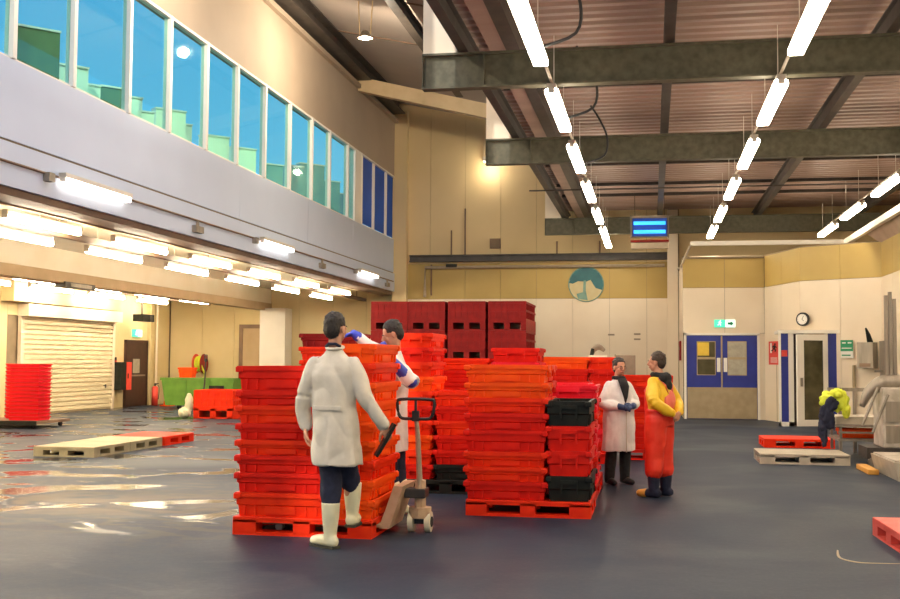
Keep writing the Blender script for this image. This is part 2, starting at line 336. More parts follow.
# things behind the glass: pale low cabinets and screens of the first-floor office
offs = [(14.35, 15.05, 6.35, 'office_green', None), (15.6, 16.1, 6.1, 'office_pale', None), (16.2, 16.6, 5.95, 'office_pale', None), (17.0, 17.5, 6.1, 'office_green', None),
        (17.7, 18.1, 6.1, 'office_pale', None), (18.5, 18.75, 6.0, 'office_pale', None), (19.1, 19.7, 6.2, 'office_pale', None), (20.3, 20.5, 6.15, 'office_pale', None), (21.3, 21.9, 6.15, 'office_pale', None),
        (22.9, 23.5, 6.2, 'office_pale', None), (25.0, 25.5, 6.2, 'sheet', None), (26.6, 27.1, 6.45, 'sheet', None), (27.7, 28.9, 6.7, 'sheet', None), (29.2, 30.3, 6.5, 'sheet', None), (31, 33, 6.4, 'sheet', None)]
for i, (a, b, z, mk, lab) in enumerate(offs):
    b = min(b, a+0.75)
    bm = bx(-0.2, 0, 0, b-a, 0, z-4.0)
    c = empty('office_cabinet', (XW-0.95, a, 4.0), 0.0)
    c.rotation_euler.z = -0.75; obj('carcass', bm, mk, c)
    obj('top_panel', bx(-0.22, 0.02, -0.01, b-a+0.01, z-4.0, z-3.97), 'white', c)
    names = {'office_pale': 'pale office cabinet', 'office_green': 'dull green office screen', 'sheet': 'teal-grey office partition'}
    tag(c, '%s behind the clear ribbon windows, %s from the near end' % (names[mk], ORD[i+1]), 'cabinet', 'office furniture behind the windows')
struct('floor_upper', bx(XO-0.2, XW-0.1, Y0, 36.2, 3.94, 4.0), 'brown', 'slab of the first floor above the open bay')
# --- recess (open bay under the first floor)
o = struct('ceiling_recess', bx(XO-0.1, XW-0.55, Y0, 35.4, 3.88, 3.94), 'recess_ceiling', 'glossy cream ceiling of the open bay on the left')
for i in range(18):
    obj('panel', bx(XO+0.05, XW-0.6, Y0+i*2.4+0.01, Y0+(i+1)*2.4-0.01, 3.86, 3.88), 'recess_ceiling', o)
trim(bx(XW-0.5, XW-0.03, Y0, 35, 3.62, 3.74), 'brown', 'dark brown soffit edge under the pale fascia', 'soffit')
trim(bx(XW-0.56, XW-0.5, Y0, 35.2, 3.6, 3.88), 'beam_tan', 'tan step between soffit and bay ceiling', 'soffit')
trim(bx(-12.95, -12.55, Y0, 35.2, 3.14, 3.38), 'beam_tan', 'tan lower edge of the downstand beam along the bay ceiling', 'beam')
trim(bx(-12.95, -12.57, Y0, 35.2, 3.385, 3.86), 'recess_ceiling', 'cream upper face of the downstand beam along the bay ceiling', 'beam')
o = struct('wall_recess_side', bx(XO-0.25, XO-0.03, Y0, 35.5, 0, 3.9), 'joint', 'cream side wall of the open bay with a roller shutter')
for i in range(36):
    a = Y0+i*1.2
    if a > 35: break
    for (p, q) in ((a, min(a+1.19, 35.3)),):
        z0 = 0
        if p > 24.9 and q < 31.3: z0 = 2.62
        obj('panel', bx(XO-0.03, XO, p, q, z0, 3.86), 'recess_wall', o)
o = struct('wall_recess_back', bx(XO, XW, YB+0.03, YB+0.25, 0, 3.9), 'joint', 'yellowish back wall of the open bay behind the green skip')
for i in range(7):
    a = XO+i*1.15
    obj('panel', bx(a+0.005, min(a+1.145, XW), YB, YB+0.03, 0, 3.86), 'recess_wall', o)
trim(bx(-12.72, -11.85, 34.55, 35.25, 0, 3.2), 'white', 'broad white column at the back of the open bay', 'column')
trim(bx(XO, XO+0.12, 33.55, 33.65, 0, 3.85), 'recess_wall', 'narrow cream pilaster beside the dark door', 'pilaster')
trim(bx(XO, XO+0.35, 25.3, 31.1, 2.95, 3.85), 'recess_wall', 'cream bulkhead above the roller shutter', 'bulkhead')
# roller shutter door
d = empty('door_1', (XO, 26.1, 0)); tag(d, 'cream roller shutter door in the side wall of the bay', 'door', kind='structure')
bm = BM()
for i in range(20):
    z = 0.03+i*0.13; box(bm, 0.01, 0.09, 0.1, 4.95, z+0.03, z+0.13, t=0.0); box(bm, 0.01, 0.03, 0.1, 4.95, z, z+0.03)
s = obj('shutter_slat', bm, 'shutter', d); s['kind'] = 'stuff'
bm = BM(); box(bm, 0.0, 0.1, -0.02, 0.12, 0, 2.65); obj('guide_rail', bm, 'cream', d)
bm = BM(); box(bm, 0.0, 0.1, 4.93, 5.08, 0, 2.65); obj('guide_rail', bm, 'cream', d)
obj('shutter_box', bx(0, 0.32, -0.05, 5.1, 2.6, 2.92), 'cream', d)
obj('bottom_rail', bx(0.02, 0.08, 0.1, 4.95, 0.0, 0.06), 'kick', d)
obj('lock', bx(0.05, 0.09, 4.5, 4.6, 0.62, 0.74), 'black', d)
# dark door in bay side wall
d = empty('door_2', (XO, 31.95, 0)); tag(d, 'dark brown door beside the roller shutter with pale notices', 'door', kind='structure')
obj('door_leaf', bx(0.0, 0.06, 0.05, 1.45, 0, 2.03), 'darkdoor', d)
bm = BM(); box(bm, 0, 0.09, 0, 0.05, 0, 2.1); box(bm, 0, 0.09, 1.45, 1.5, 0, 2.1); box(bm, 0, 0.09, 0, 1.5, 2.03, 2.1); obj('door_frame', bm, 'darkdoor', d)
bm = BM(); box(bm, 0.06, 0.07, 0.5, 0.95, 1.05, 1.5); obj('notice', bm, 'pane_grey', d)
obj('push_bar', bx(0.06, 0.1, 0.25, 1.3, 0.95, 1.0), 'stainless', d)
# pale door beside column in back wall of bay
d = empty('door_3', (-13.7, YB, 0)); tag(d, 'pale door with a brown frame left of the white column', 'door', kind='structure')
obj('door_leaf', bx(0.13, 0.95, -0.04, 0.0, 0, 2.55), 'beam_tan', d)
bm = BM(); box(bm, 0, 0.13, -0.07, 0, 0, 2.68); box(bm, 0.13, 1.1, -0.07, 0, 2.55, 2.68); obj('door_frame', bm, 'brown', d)
obj('door_handle', bx(0.2, 0.32, -0.09, -0.04, 1.0, 1.04), 'stainless', d)
# --- main end wall
o = struct('wall_back', bx(XW-0.1, 0.85, YM+0.04, YM+0.25, 0, 10), 'joint', 'end wall, cream below and yellow-tan above, behind the dark red bins')
xs = [XW+0.42+i*1.15 for i in range(0, 8)]
for i in range(8):
    a = XW if i == 0 else XW+i*1.15; b = min(XW+(i+1)*1.15-0.008, 0.5)
    if a > 0.5: break
    obj('panel', bx(a, b, YM-0.02, YM+0.04, 0, 3.48), 'cream', o)
    obj('panel', bx(a, b, YM, YM+0.04, 3.49, 4.62), 'yellow', o)
    obj('panel', bx(a, b, YM, YM+0.04, 4.63, 9.9), 'tan', o)
c = trim(bx(0.48, 0.80, YM-0.35, YM+0.05, 0, 6.2), 'cream', 'cream boxed column at the right end of the end wall', 'column')
c = trim(bx(XW-0.05, XW+0.42, YM-0.3, YM, 0, 9.6), 'tan', 'tan boxed column in the far left corner of the hall', 'column')
o = struct('wall_back_return', bx(0.82, 1.02, YD+0.05, YM+0.1, 0, 4.3), 'cream', 'short return wall left of the blue double doors')
# --- wall with double door
o = struct('wall_door', bx(0.82, 2.95, YD+0.04, YD+0.25, 0, 4.3), 'joint', 'cream and yellow wall around the blue double doors')
for a, b in ((0.82, 1.9), (1.91, 2.92)):
    obj('panel', bx(a, b, YD+0.0, YD+0.04, 2.28, 3.48), 'cream', o); obj('panel', bx(a, b, YD+0.01, YD+0.04, 3.49, 4.3), 'yellow', o)
obj('panel', bx(2.74, 2.93, YD, YD+0.04, 0, 2.27), 'cream', o)
def oblique(name, p, q, label):
    p = Vector((*p, 0)); q = Vector((*q, 0)); L = (q-p).length; ang = math.atan2(q.y-p.y, q.x-p.x)
    e = empty(name, p, ang); tag(e, label, 'wall', kind='structure')
    obj('wall_core', bx(0, L, 0.04, 0.2, 0, 4.3), 'joint', e)
    k = max(1, round(L/1.2))
    for i in range(k):
        a, b = L*i/k, L*(i+1)/k-0.006
        obj('panel', bx(a, b, -0.01, 0.04, 0, 3.48), 'cream', e); obj('panel', bx(a, b, 0.0, 0.04, 3.49, 4.3), 'yellow', e)
    return e
oblique('wall_corner', (2.93, 29.95), (3.55, 27.75), 'short oblique wall behind the white lobby')
oblique('wall_clock', (3.55, 27.75), (5.22, 26.6), 'cream wall carrying the round clock')
o = struct('wall_right', bx(XR+0.03, XR+0.25, Y0, 26.65, 0, 4.3), 'joint', 'right-hand side wall, cream below and yellow above')
for i in range(29):
    a = 26.6-(i+1)*1.2
    obj('panel', bx(XR-0.01, XR+0.03, a, a+1.19, 0, 3.48), 'cream', o); obj('panel', bx(XR, XR+0.03, a, a+1.19, 3.49, 4.3), 'yellow', o)
struct('ceiling_low_rooms', bx(0.82, 5.3, 29.98, YM, 4.26, 4.33), 'joint', 'flat lid of the low rooms behind the double doors')
bm = BM(); lo = [bm.verts.new(c) for c in ((2.93, 29.98, 4.26), (3.57, 27.8, 4.26), (5.3, 26.65, 4.26), (5.3, 29.98, 4.26))]; hi = [bm.verts.new(v.co+Vector((0, 0, 0.07))) for v in lo]
bm.faces.new(lo[::-1]); bm.faces.new(hi)
for i in range(4): bm.faces.new((lo[i], lo[(i+1) % 4], hi[(i+1) % 4], hi[i]))
bmesh.ops.recalc_face_normals(bm, faces=bm.faces[:])
struct('ceiling_lobby', bm, 'joint', 'flat lid behind the clock wall')
struct('ceiling_side_rooms', bx(5.24, 7.6, Y0, YM, 4.26, 4.33), 'joint', 'flat lid of the low rooms behind the right wall')
struct('wall_back_upper', bx(0.85, 7.6, YM, YM+0.2, 4.2, 6.4), 'tan', 'tan upper end wall above the low rooms')
struct('wall_right_upper', bx(7.45, 7.65, Y0, YM, 4.2, 6.4), 'tan', 'tan upper side wall above the low rooms')
# wall behind the camera, with an opening added to let cool daylight in
bm = BM(); box(bm, XO, -6.5, Y0-0.2, Y0, 0, 10); box(bm, 1.5, 7.6, Y0-0.2, Y0, 0, 10); box(bm, -6.5, 1.5, Y0-0.2, Y0, 5.4, 10)
struct('wall_front', bm, 'cream', 'wall behind the viewer with a wide opening added for daylight')
# baseboards
struct('baseboard_back', bx(0.48, 0.84, YM-0.4, YM-0.34, 0, 0.15), 'brown', 'dark skirting of the cream column')
e = obj('baseboard_right', bx(XR-0.03, XR-0.01, Y0, 26.5, 0, 0.15), 'brown'); tag(e, 'dark skirting along the right wall', 'skirting', kind='structure')
# --- double door
d = empty('door_4', (0.9, YD, 0)); tag(d, 'double doors, navy blue above and bare metal kick plates below', 'door', kind='structure')
bm = BM(); box(bm, -0.06, 0, -0.04, 0.03, 0, 2.28); box(bm, 1.83, 1.89, -0.04, 0.03, 0, 2.28); box(bm, -0.06, 1.89, -0.04, 0.03, 2.22, 2.28); obj('door_frame', bm, 'white', d)
for k in (0, 1):
    x0 = 0.01+k*0.915; x1 = x0+0.90
    lf = obj('door_leaf', bx(x0, x1, -0.025, 0.02, 0.01, 2.21), 'blue_door', d)
    obj('kick_plate', bx(x0+0.01, x1-0.01, -0.035, -0.025, 0.02, 0.84), 'kick', lf)
    px0 = x0+(0.28 if k == 0 else 0.16); px1 = px0+0.45
    obj('glazing_bead', bx(px0-0.02, px1+0.02, -0.035, -0.025, 1.16, 2.06), 'kick', lf)
    obj('pane', bx(px0, px1, -0.04, -0.03, 1.64, 2.04), 'dark_glass' if k == 0 else 'pane_grey', lf)
    obj('pane', bx(px0, px1, -0.04, -0.03, 1.18, 1.58), 'dark_glass' if k == 0 else 'pane_grey', lf)
    if k == 0: obj('notice', bx(px0, px0+0.30, -0.045, -0.04, 1.68, 2.03), 'yellow_paper', lf)
    hx = x1-0.12 if k == 0 else x0+0.04
    obj('push_plate', bx(hx, hx+0.09, -0.045, -0.025, 1.25, 1.62), 'signwhite', lf)
obj('astragal', bx(0.895, 0.935, -0.04, -0.02, 0.02, 2.2), 'kick', d)
# --- white lobby frame with open glazed door (partly ajar)
d = empty('door_5', (2.97, 27.2, 0)); tag(d, 'white framed lobby with a glazed door standing ajar under the clock', 'door', kind='structure')
bm = BM(); box(bm, 0, 0.05, 0, 0.12, 0, 2.25); box(bm, 0.22, 0.34, 0, 0.1, 0, 2.2); box(bm, 0, 0.34, 0, 0.1, 0, 0.1); box(bm, 1.05, 1.12, 0, 0.1, 0, 2.2); box(bm, 1.36, 1.43, 0, 0.1, 0, 2.25); box(bm, -0.02, 1.46, -0.02, 0.14, 2.2, 2.28); box(bm, 1.05, 1.4, 0, 0.1, 0, 0.08)
obj('door_frame', bm, 'white', d)
obj('side_panel', bx(0.05, 0.22, 0.03, 0.06, 0.1, 2.2), 'blue_door', d)
obj('side_notice', bx(0.06, 0.2, 0.02, 0.03, 1.65, 1.8), 'signred', d)
obj('side_panel', bx(1.12, 1.36, 0.03, 0.06, 0.08, 2.2), 'blue_door', d)
obj('lobby_interior', bx(0.34, 1.05, 0.5, 0.55, 0, 2.2), 'darkdoor', d)
obj('lobby_roof', bx(0.0, 1.43, 0.1, 1.0, 2.2, 2.27), 'white', d)
lf = empty('door_leaf', (1.08, -0.02, 0), PI+0.42, d)
bm = BM(); box(bm, 0, 0.11, 0, 0.05, 0.02, 2.17); box(bm, 0.62, 0.80, 0, 0.05, 0.02, 2.17); box(bm, 0.11, 0.62, 0, 0.05, 0.02, 0.17); box(bm, 0.11, 0.62, 0, 0.05, 2.03, 2.17)
obj('leaf_rail', bm, 'white', lf); obj('pane', bx(0.11, 0.62, 0.02, 0.03, 0.17, 2.03), 'dark_glass', lf); obj('door_handle', bx(0.68, 0.72, 0.05, 0.1, 0.95, 1.15), 'stainless', lf)

# --- low roof: corrugated deck, beams, purlins
def corrugated(x0, x1, y0, y1, z, pitch=0.30, dep=0.05):
    bm = BM(); y = y0; prev = None
    prof = [(0, 0), (0.12, 0), (0.16, dep), (0.26, dep), (0.30, 0)]
    ptsl = []
    while y < y1:
        for p in prof[:-1]: ptsl.append((y+p[0]*pitch/0.3, z+p[1]))
        y += pitch
    for (yy, zz) in ptsl:
        a = bm.verts.new((x0, yy, zz)); b = bm.verts.new((x1, yy, zz))
        if prev: bm.faces.new((prev[0], prev[1], b, a))
        prev = (a, b)
    return bm
for (x0, x1, n_) in ((-2.7, 0.15, 0), (0.15, 3.0, 1), (3.0, 5.4, 2)):
    pass
c = struct('ceiling', corrugated(-2.7, 7.5, Y0, YM+0.1, 6.25), 'deck', 'low pinkish corrugated roof deck over the right side')
obj('roof_board', bx(-2.7, 7.6, Y0, YM+0.2, 6.32, 6.4), 'deck', c)
def ibeam_x(x0, x1, y, z0, z1, wf=0.18):
    bm = BM(); box(bm, x0, x1, y-wf/2, y+wf/2, z0, z0+0.03); box(bm, x0, x1, y-wf/2, y+wf/2, z1-0.03, z1); box(bm, x0, x1, y-0.015, y+0.015, z0+0.03, z1-0.03)
    x = x0+0.01
    box(bm, x0, x0+0.012, y-wf/2+0.01, y+wf/2-0.01, z0+0.03, z1-0.03)
    return bm
for y, lab in ((15.0, 'nearest'), (21.0, 'second'), (33.0, 'farthest'), (9.1, 'overhead'), (3.2, 'rearmost')):
    t = trim(ibeam_x(-3.16, 7.45, y, 5.3, 5.8), 'steel', '%s weathered steel cross beam under the low roof' % lab, 'beam')
    for xb in (-2.3,): obj('stiffener', bx(xb, xb+0.02, y-0.085, y-0.01, 5.33, 5.77), 'steel', t)
def ibeam_y(x, y0, y1, z0, z1, wf=0.14):
    bm = BM(); box(bm, x-wf/2, x+wf/2, y0, y1, z0, z0+0.02); box(bm, x-wf/2, x+wf/2, y0, y1, z1-0.02, z1); box(bm, x-0.01, x+0.01, y0, y1, z0+0.02, z1-0.02); return bm
for x, lab in ((-2.58, 'left edge'), (0.25, 'middle'), (3.1, 'right'), (5.95, 'far right')):
    trim(ibeam_y(x, Y0, YM, 5.82, 6.12), 'steel_dark', 'dark %s roof beam running down the hall' % lab, 'beam')
trim(bx(-2.32, -2.08, Y0, YM, 6.05, 6.24), 'deck', 'pinkish boxed duct beside the left edge beam', 'duct')
trim(bx(-2.06, -1.86, Y0, YM, 6.0, 6.24), 'steel_dark', 'dark boxed gutter beside the pinkish duct', 'duct')
for i, y in enumerate((-5.0, -1.8, 1.4, 4.6, 7.4, 11.2, 12.9, 18.6, 24.0, 26.2, 29.3, 31.2)):
    trim(bx(-2.5, 7.4, y, y+0.05, 6.17, 6.25), 'steel_dark', 'slim dark purlin under the low roof deck, %s from the rear wall' % ORD[i+1], 'purlin')
for y in (27.2,):
    bm = BM(); tube(bm, [(-3.0, y, 5.75), (7.4, y, 5.75)], 0.02, 6); trim(bm, 'steel_dark', 'thin tie rod across the hall under the low roof', 'rod')
# white upstands at the beam ends, carrying the high roof
for y, lab in ((15.0, 'nearest'), (21.0, 'second'), (33.0, 'farthest'), (9.1, 'overhead')):
    bm = BM()
    pr = [(-3.15, 5.8), (-2.67, 5.8), (-2.67, 6.1), (-3.05, 6.75), (-3.05, 8.25), (-3.15, 8.25)]
    a = [bm.verts.new((x, y-0.06, z)) for x, z in pr]; b = [bm.verts.new((x, y+0.06, z)) for x, z in pr]
    bm.faces.new(a); bm.faces.new(b[::-1])
    for i in range(6): bm.faces.new((a[i], b[i], b[(i+1) % 6], a[(i+1) % 6]))
    trim(bm, 'cream', 'cream gusset upstand on the end of the %s cross beam' % lab, 'upstand')
struct('wall_clerestory', bx(-2.66, -2.60, Y0, YM, 6.4, 8.1), 'upper', 'upright wall between the low and the high roof')
# --- high roof over the atrium
def zr(x): return 9.95-0.22*(x+8.2)
def slab(x0, x1, y0, y1, th=0.1, dz=0.0):
    bm = BM()
    v = [bm.verts.new(c) for c in ((x0, y0, zr(x0)+dz), (x1, y0, zr(x1)+dz), (x1, y1, zr(x1)+dz), (x0, y1, zr(x0)+dz), (x0, y0, zr(x0)+dz+th), (x1, y0, zr(x1)+dz+th), (x1, y1, zr(x1)+dz+th), (x0, y1, zr(x0)+dz+th))]
    for q in ((3, 2, 1, 0), (4, 5, 6, 7), (0, 1, 5, 4), (1, 2, 6, 5), (2, 3, 7, 6), (3, 0, 4, 7)): bm.faces.new([v[i] for i in q])
    return bm
c = struct('ceiling_high', slab(XW-0.3, -2.5, 17.5, YM+0.2), 'upper_deck', 'high sloping roof lining over the tall left aisle')
bm = BM(); v = [bm.verts.new(c) for c in ((-7.6, -3.0, 9.9-0.1), (-3.0, -3.0, 8.85), (-3.0, 17.5, 8.85), (-7.6, 17.5, 9.9-0.1))]; bm.faces.new(v)
struct('ceiling_unseen_rooflight', bm, 'unseen_rooflight', 'translucent roof-light sheet added for daylight over the high aisle, unseen')  # unseen roof-light, enlarged to bring cool daylight onto the fascia
for i in range(8):
    trim(bx(-7.6, -3.0, -3.0+i*2.9, -2.94+i*2.9, 9.95, 10.05), 'white', 'glazing bar of the added roof-light, %s from the rear' % ORD[i+1], 'bar')
struct('ceiling_high_rear', slab(XW-0.3, -2.5, Y0, -3.0), 'upper_deck', 'high roof lining behind the viewer')
struct('ceiling_high_edge', slab(XW-0.3, -7.6, -3.0, 17.5), 'upper_deck', 'high roof lining beside the roof-light')
for k, y in enumerate((19.5, 23.0, 26.5, 33.0)):
    bm = slab(XW, -3.1, y, y+0.05, 0.03, -0.03); trim(bm, 'brown', 'narrow dark joint strip across the high roof lining, %s from the viewer' % ORD[k+1], 'strip')
bm = BM(); box(bm, XW, XW+0.42, Y0, YM-0.6, 9.42, 9.46); box(bm, XW, XW+0.42, Y0, YM-0.6, 9.80, 9.84); box(bm, XW+0.16, XW+0.22, Y0, YM-0.6, 9.46, 9.80)
trim(bm, 'steel_dark', 'dark steel beam along the top of the left wall', 'beam')
trim(bx(XW-0.02, XW+0.12, Y0, YM-0.3, 9.2, 9.32), 'upper', 'pale capping strip under the dark wall-top beam', 'trim')
trim(ibeam_y(-5.25, Y0, 29.9, 8.85, 9.15, 0.2), 'steel_dark', 'dark rafter down the middle of the high roof', 'beam')
bm = BM()
v = []
for y in (29.85, 30.15):
    for x, dz in ((XW+0.02, -0.95), (-2.7, -0.95), (-2.7, -0.55), (XW+0.02, -0.55)): v.append(bm.verts.new((x, y, zr(x)+dz+ (0.15 if x < -8 else 0))))
for q in ((0, 1, 2, 3), (7, 6, 5, 4), (0, 4, 5, 1), (1, 5, 6, 2), (2, 6, 7, 3), (3, 7, 4, 0)): bm.faces.new([v[i] for i in q])
trim(bm, 'cream_beam', 'cream painted sloping beam across the high aisle', 'beam')
# beam and conduits on end wall
bm = BM(); box(bm, -7.7, 0.5, YM-0.22, YM-0.02, 4.68, 4.72); box(bm, -7.7, 0.5, YM-0.22, YM-0.02, 4.86, 4.90); box(bm, -7.7, 0.5, YM-0.14, YM-0.10, 4.72, 4.86)
trim(bm, 'steel_dark', 'long dark steel rail across the end wall', 'rail')
bm = BM(); tube(bm, [(-7.2, YM-0.1, 3.55), (-7.2, YM-0.1, 4.5), (0.4, YM-0.1, 4.5)], 0.05, 8); trim(bm, 'conduit', 'tan pipe running beneath the dark rail', 'pipe')
for x, z0, z1 in ((-5.9, 4.9, 6.4), (-6.35, 4.9, 5.7), (-7.0, 3.6, 4.6), (-2.95, 4.9, 5.3), (-1.6, 4.9, 5.3)):
    bm = BM(); tube(bm, [(x, YM-0.05, z0), (x, YM-0.05, z1)], 0.025, 6); trim(bm, 'brown', 'thin vertical conduit on the end wall %.1f m up' % z1, 'conduit')
bm = BM(); box(bm, -5.1, -4.75, YM-0.06, YM, 5.1, 5.42); v_ = obj('wall_vent', bm, 'brown'); tag(v_, 'small square brown vent high on the end wall', 'vent')
for i in range(5): obj('louvre', bx(-5.07, -4.78, YM-0.075, YM-0.06, 5.13+i*0.055, 5.16+i*0.055), 'joint', v_)
obj_ = obj('junction_box', bx(-6.5, -6.15, YM-0.2, YM-0.1, 4.5, 4.6), 'black'); tag(obj_, 'black junction box on the tan pipe of the end wall', 'box')
for i, (x, z) in enumerate(((-1.35, 2.32), (-0.55, 2.34), (-0.55, 2.18))):
    a = obj('wall_notice', bx(x, x+0.2, YM-0.04, YM-0.02, z, z+0.05), 'ply'); tag(a, 'thin dark wall notice above the far crates, ' + ('left one', 'upper right one', 'lower right one')[i], 'notice')
# bright trunking over the door wall
bm = BM(); box(bm, 1.0, 4.92, 29.33, 29.47, 4.55, 4.66); trim(bm, 'white', 'white cable trunking in front of the door wall', 'trunking')
bm = BM(); box(bm, 4.84, 4.95, Y0, 29.4, 4.52, 4.66); trim(bm, 'white', 'white cable trunking along the right side', 'trunking')
bm = BM(); tube(bm, [(1.0, 29.5, 4.55), (0.75, 29.7, 4.0), (0.7, 30.0, 4.0)], 0.03, 6); tube(bm, [(1.0, 29.9, 4.3), (2.9, 29.9, 4.3)], 0.03, 6); trim(bm, 'conduit', 'bent conduits above the double doors', 'conduit')
bm = BM()
v = [bm.verts.new(c) for c in ((4.95, Y0, 4.66), (4.95, 27.5, 4.66), (5.22, 26.6, 4.25), (5.22, Y0, 4.25), (4.95, Y0, 4.72), (4.95, 27.5, 4.72), (5.22, 26.6, 4.31), (5.22, Y0, 4.31))]
for q in ((0, 1, 2, 3), (7, 6, 5, 4), (0, 4, 5, 1), (1, 5, 6, 2), (2, 6, 7, 3), (3, 7, 4, 0)): bm.faces.new([v[i] for i in q])
trim(bm, 'deck', 'pinkish sloping soffit along the right wall', 'soffit')

# ================================================================ LIGHTS
def batten(name, L, r=0.075, mk='tube', hw=0.06):
    e = empty(name)
    obj('housing', bx(-hw, hw, 0, L, 0.04, 0.10), 'housing', e)
    bm = BM(); box(bm, -r, r, 0.03, L-0.03, -0.045, 0.04, bev=0.02); obj('diffuser', bm, mk, e)
    for y in (0.0, L-0.04): obj('end_cap', bx(-0.04, 0.04, y, y+0.04, -0.02, 0.10), 'housing', e)
    for y in (0.4, L-0.4):
        bm = BM(); tube(bm, [(0, y, 0.1), (0, y, 0.85)], 0.006, 5); obj('hanger', bm, 'housing', e)
    return e
proto = batten('batten_light', 2.45, 0.088)
first = True
yl = [-4.6, -0.85, 2.9, 6.65, 10.42, 14.2, 17.93, 21.75, 25.6, 29.3, 32.95]
cnt = 0
for xi, (x, nm) in enumerate(((-1.28, 'left'), (1.62, 'middle'), (4.62, 'right'))):
    for k, y in enumerate(yl):
        if y > 32 and x > 0: continue
        if xi == 2 and y > 31: continue
        L = 1.0
        e = proto if first else copy_tree(proto); first = False
        e.location = (x, y if y < 32 else 32.2, 5.03 if y < 32 else 5.0)
        if y > 32: e.scale = (1, 0.6, 1)
        who = '%s from the rear wall behind the viewer' % ORD[k+1] if k < 4 else '%s in view from the near end' % ORD[k-3]
        tag(e, 'glowing batten light in the %s row, %s' % (nm, who), 'light', 'batten lights under the low roof')
        if xi == 2 and y < 20 and k >= 4: tag(e, 'glowing batten light in the right row, outside the frame, %s' % ORD[k-3])
# joining conduit of each row
for x, nm in ((-1.28, 'left'), (1.62, 'middle'), (4.62, 'right')):
    bm = BM(); tube(bm, [(x, Y0, 5.16), (x, 33.2 if x < 0 else 31.6, 5.16)], 0.022, 6); a = obj('lighting_trunk', bm, 'conduit'); tag(a, 'thin trunk carrying the %s row of battens' % nm, 'trunking')
# cable loops above the left row
for i, (y, z) in enumerate(((12.6, 5.5), (16.4, 5.55), (20.3, 5.6))):
    bm = BM(); p, r_ = smoothpath([(-1.25, y, 5.15), (-0.85, y, 5.3), (-0.8, y, 5.65), (-0.95, y, 6.0), (-1.1, y, 6.24)], [0.02]*5); tube(bm, p, r_, 6)
    a = obj('cable_loop', bm, 'rubber', smooth=True); tag(a, 'black cable loop rising beside the %s batten joint of the left row' % ORD[i+1], 'cable')
# fascia lights
fp = batten('fascia_light', 2.0, 0.06, 'tube_cool')
for c_ in list(fp.children):
    if c_.name.startswith('hanger'): bpy.data.objects.remove(c_)
for i, y in enumerate((14.0, 22.0, 29.9)):
    e = fp if i == 0 else copy_tree(fp); e.location = (XW+0.12, y, 3.99)
    tag(e, 'glowing batten light on the pale fascia, %s' % ('nearest', 'middle one', 'farthest')[i], 'light', 'batten lights on the fascia')
    bm = BM(); box(bm, XW+0.03, XW+0.13, y-0.35, y-0.2, 3.92, 4.04); a = obj('junction_box', bm, 'stainless'); tag(a, 'grey junction box left of the %s fascia light' % ('nearest', 'middle', 'farthest')[i], 'box')
bm = BM(); tube(bm, [(XW+0.05, Y0, 4.03), (XW+0.05, YM-0.5, 4.03)], 0.018, 6); a = obj('fascia_conduit', bm, 'brown'); tag(a, 'thin dark conduit linking the fascia lights', 'conduit')
for i, y in enumerate((18.6, 26.3, 33.2)):
    bm = BM(); box(bm, XW+0.035, XW+0.12, y, y+0.35, 3.80, 3.92); box(bm, XW+0.05, XW+0.09, y+0.15, y+0.2, 3.92, 4.02)
    a = obj('emergency_sounder', bm, 'stainless'); tag(a, 'small grey box under the fascia conduit, %s' % ('nearest', 'middle', 'farthest')[i], 'box')
# bay lights
rp = batten('bay_light', 2.1, 0.042, 'tube_bay', 0.012)
for c_ in list(rp.children):
    if c_.name.startswith('hanger'): c_.scale.z = 0.68; c_.location.z = -0.01
k = 0
for x, z, y0, n_, pit, nm in ((-9.62, 3.37, 1.6, 11, 3.18, 'second'), (-8.97, 3.50, 1.3, 11, 3.18, 'first'), (-14.0, 3.30, 4.6, 10, 2.95, 'third'), (-15.4, 3.30, 4.6, 10, 2.95, 'fourth')):
    for i in range(n_):
        y = y0+i*pit
        if y+2.1 > 35.0: continue
        e = rp if k == 0 else copy_tree(rp); k += 1
        e.location = (x, y, z)
        tag(e, 'batten on the bay ceiling, %s row in from the fascia, %s along' % (nm, ORD[i+1]), 'light', 'batten lights on the bay ceiling')
for x, z in ((-9.28, 3.47), (-14.7, 3.36)):
    bm = BM(); box(bm, x-0.06, x+0.06, Y0, 35, z-0.04, z+0.06); [box(bm, x-0.01, x+0.01, yy, yy+0.02, z+0.06, 3.855) for yy in (4, 10, 16, 22, 28, 34)]; a = obj('cable_tray', bm, 'brown'); tag(a, 'dark brown cable tray along the bay ceiling ' + ('near the fascia' if x > -12 else 'near the shutter wall'), 'tray')
# hanging spot in the high roof
e = empty('high_bay_lamp', (-6.15, 23.0, 8.62)); tag(e, 'small hanging high-bay lamp under the high roof', 'lamp')
bm = BM(); disc(bm, (0, 0, 0), 0.16, 'z', 0.16, 16, 0.07); obj('shade', bm, 'stainless', e)
bm = BM(); ball(bm, (0, 0, -0.07), 0.04); obj('bulb', bm, 'tube_cool', e)
for s in (-1, 1):
    bm = BM(); tube(bm, [(s*0.12, 0, 0.0), (s*0.16, 0, 0.75)], 0.015, 5); obj('bracket', bm, 'cream_beam', e)
def hb_light(parent, W_):
    ld = bpy.data.lights.new('lamp_light', 'POINT'); ld.energy = W_; ld.color = (1.0, 0.84, 0.62); ld.shadow_soft_size = 0.1
    lo = bpy.data.objects.new('lamp_light', ld); COL.objects.link(lo); lo.parent = parent; lo.location = (0, 0, -0.2)
hb_light(e, 700)
hb0 = e
for i, y in enumerate((2.0, 9.0, 16.5)):
    e2 = copy_tree(hb0); e2.location = (-6.15, y, 8.62); tag(e2, 'high-bay lamp under the high roof, above the view, %s from the rear' % ORD[i+1], 'lamp')
    for ch in e2.children:
        if ch.type == 'LIGHT': ch.data = ch.data.copy(); ch.data.energy = 800
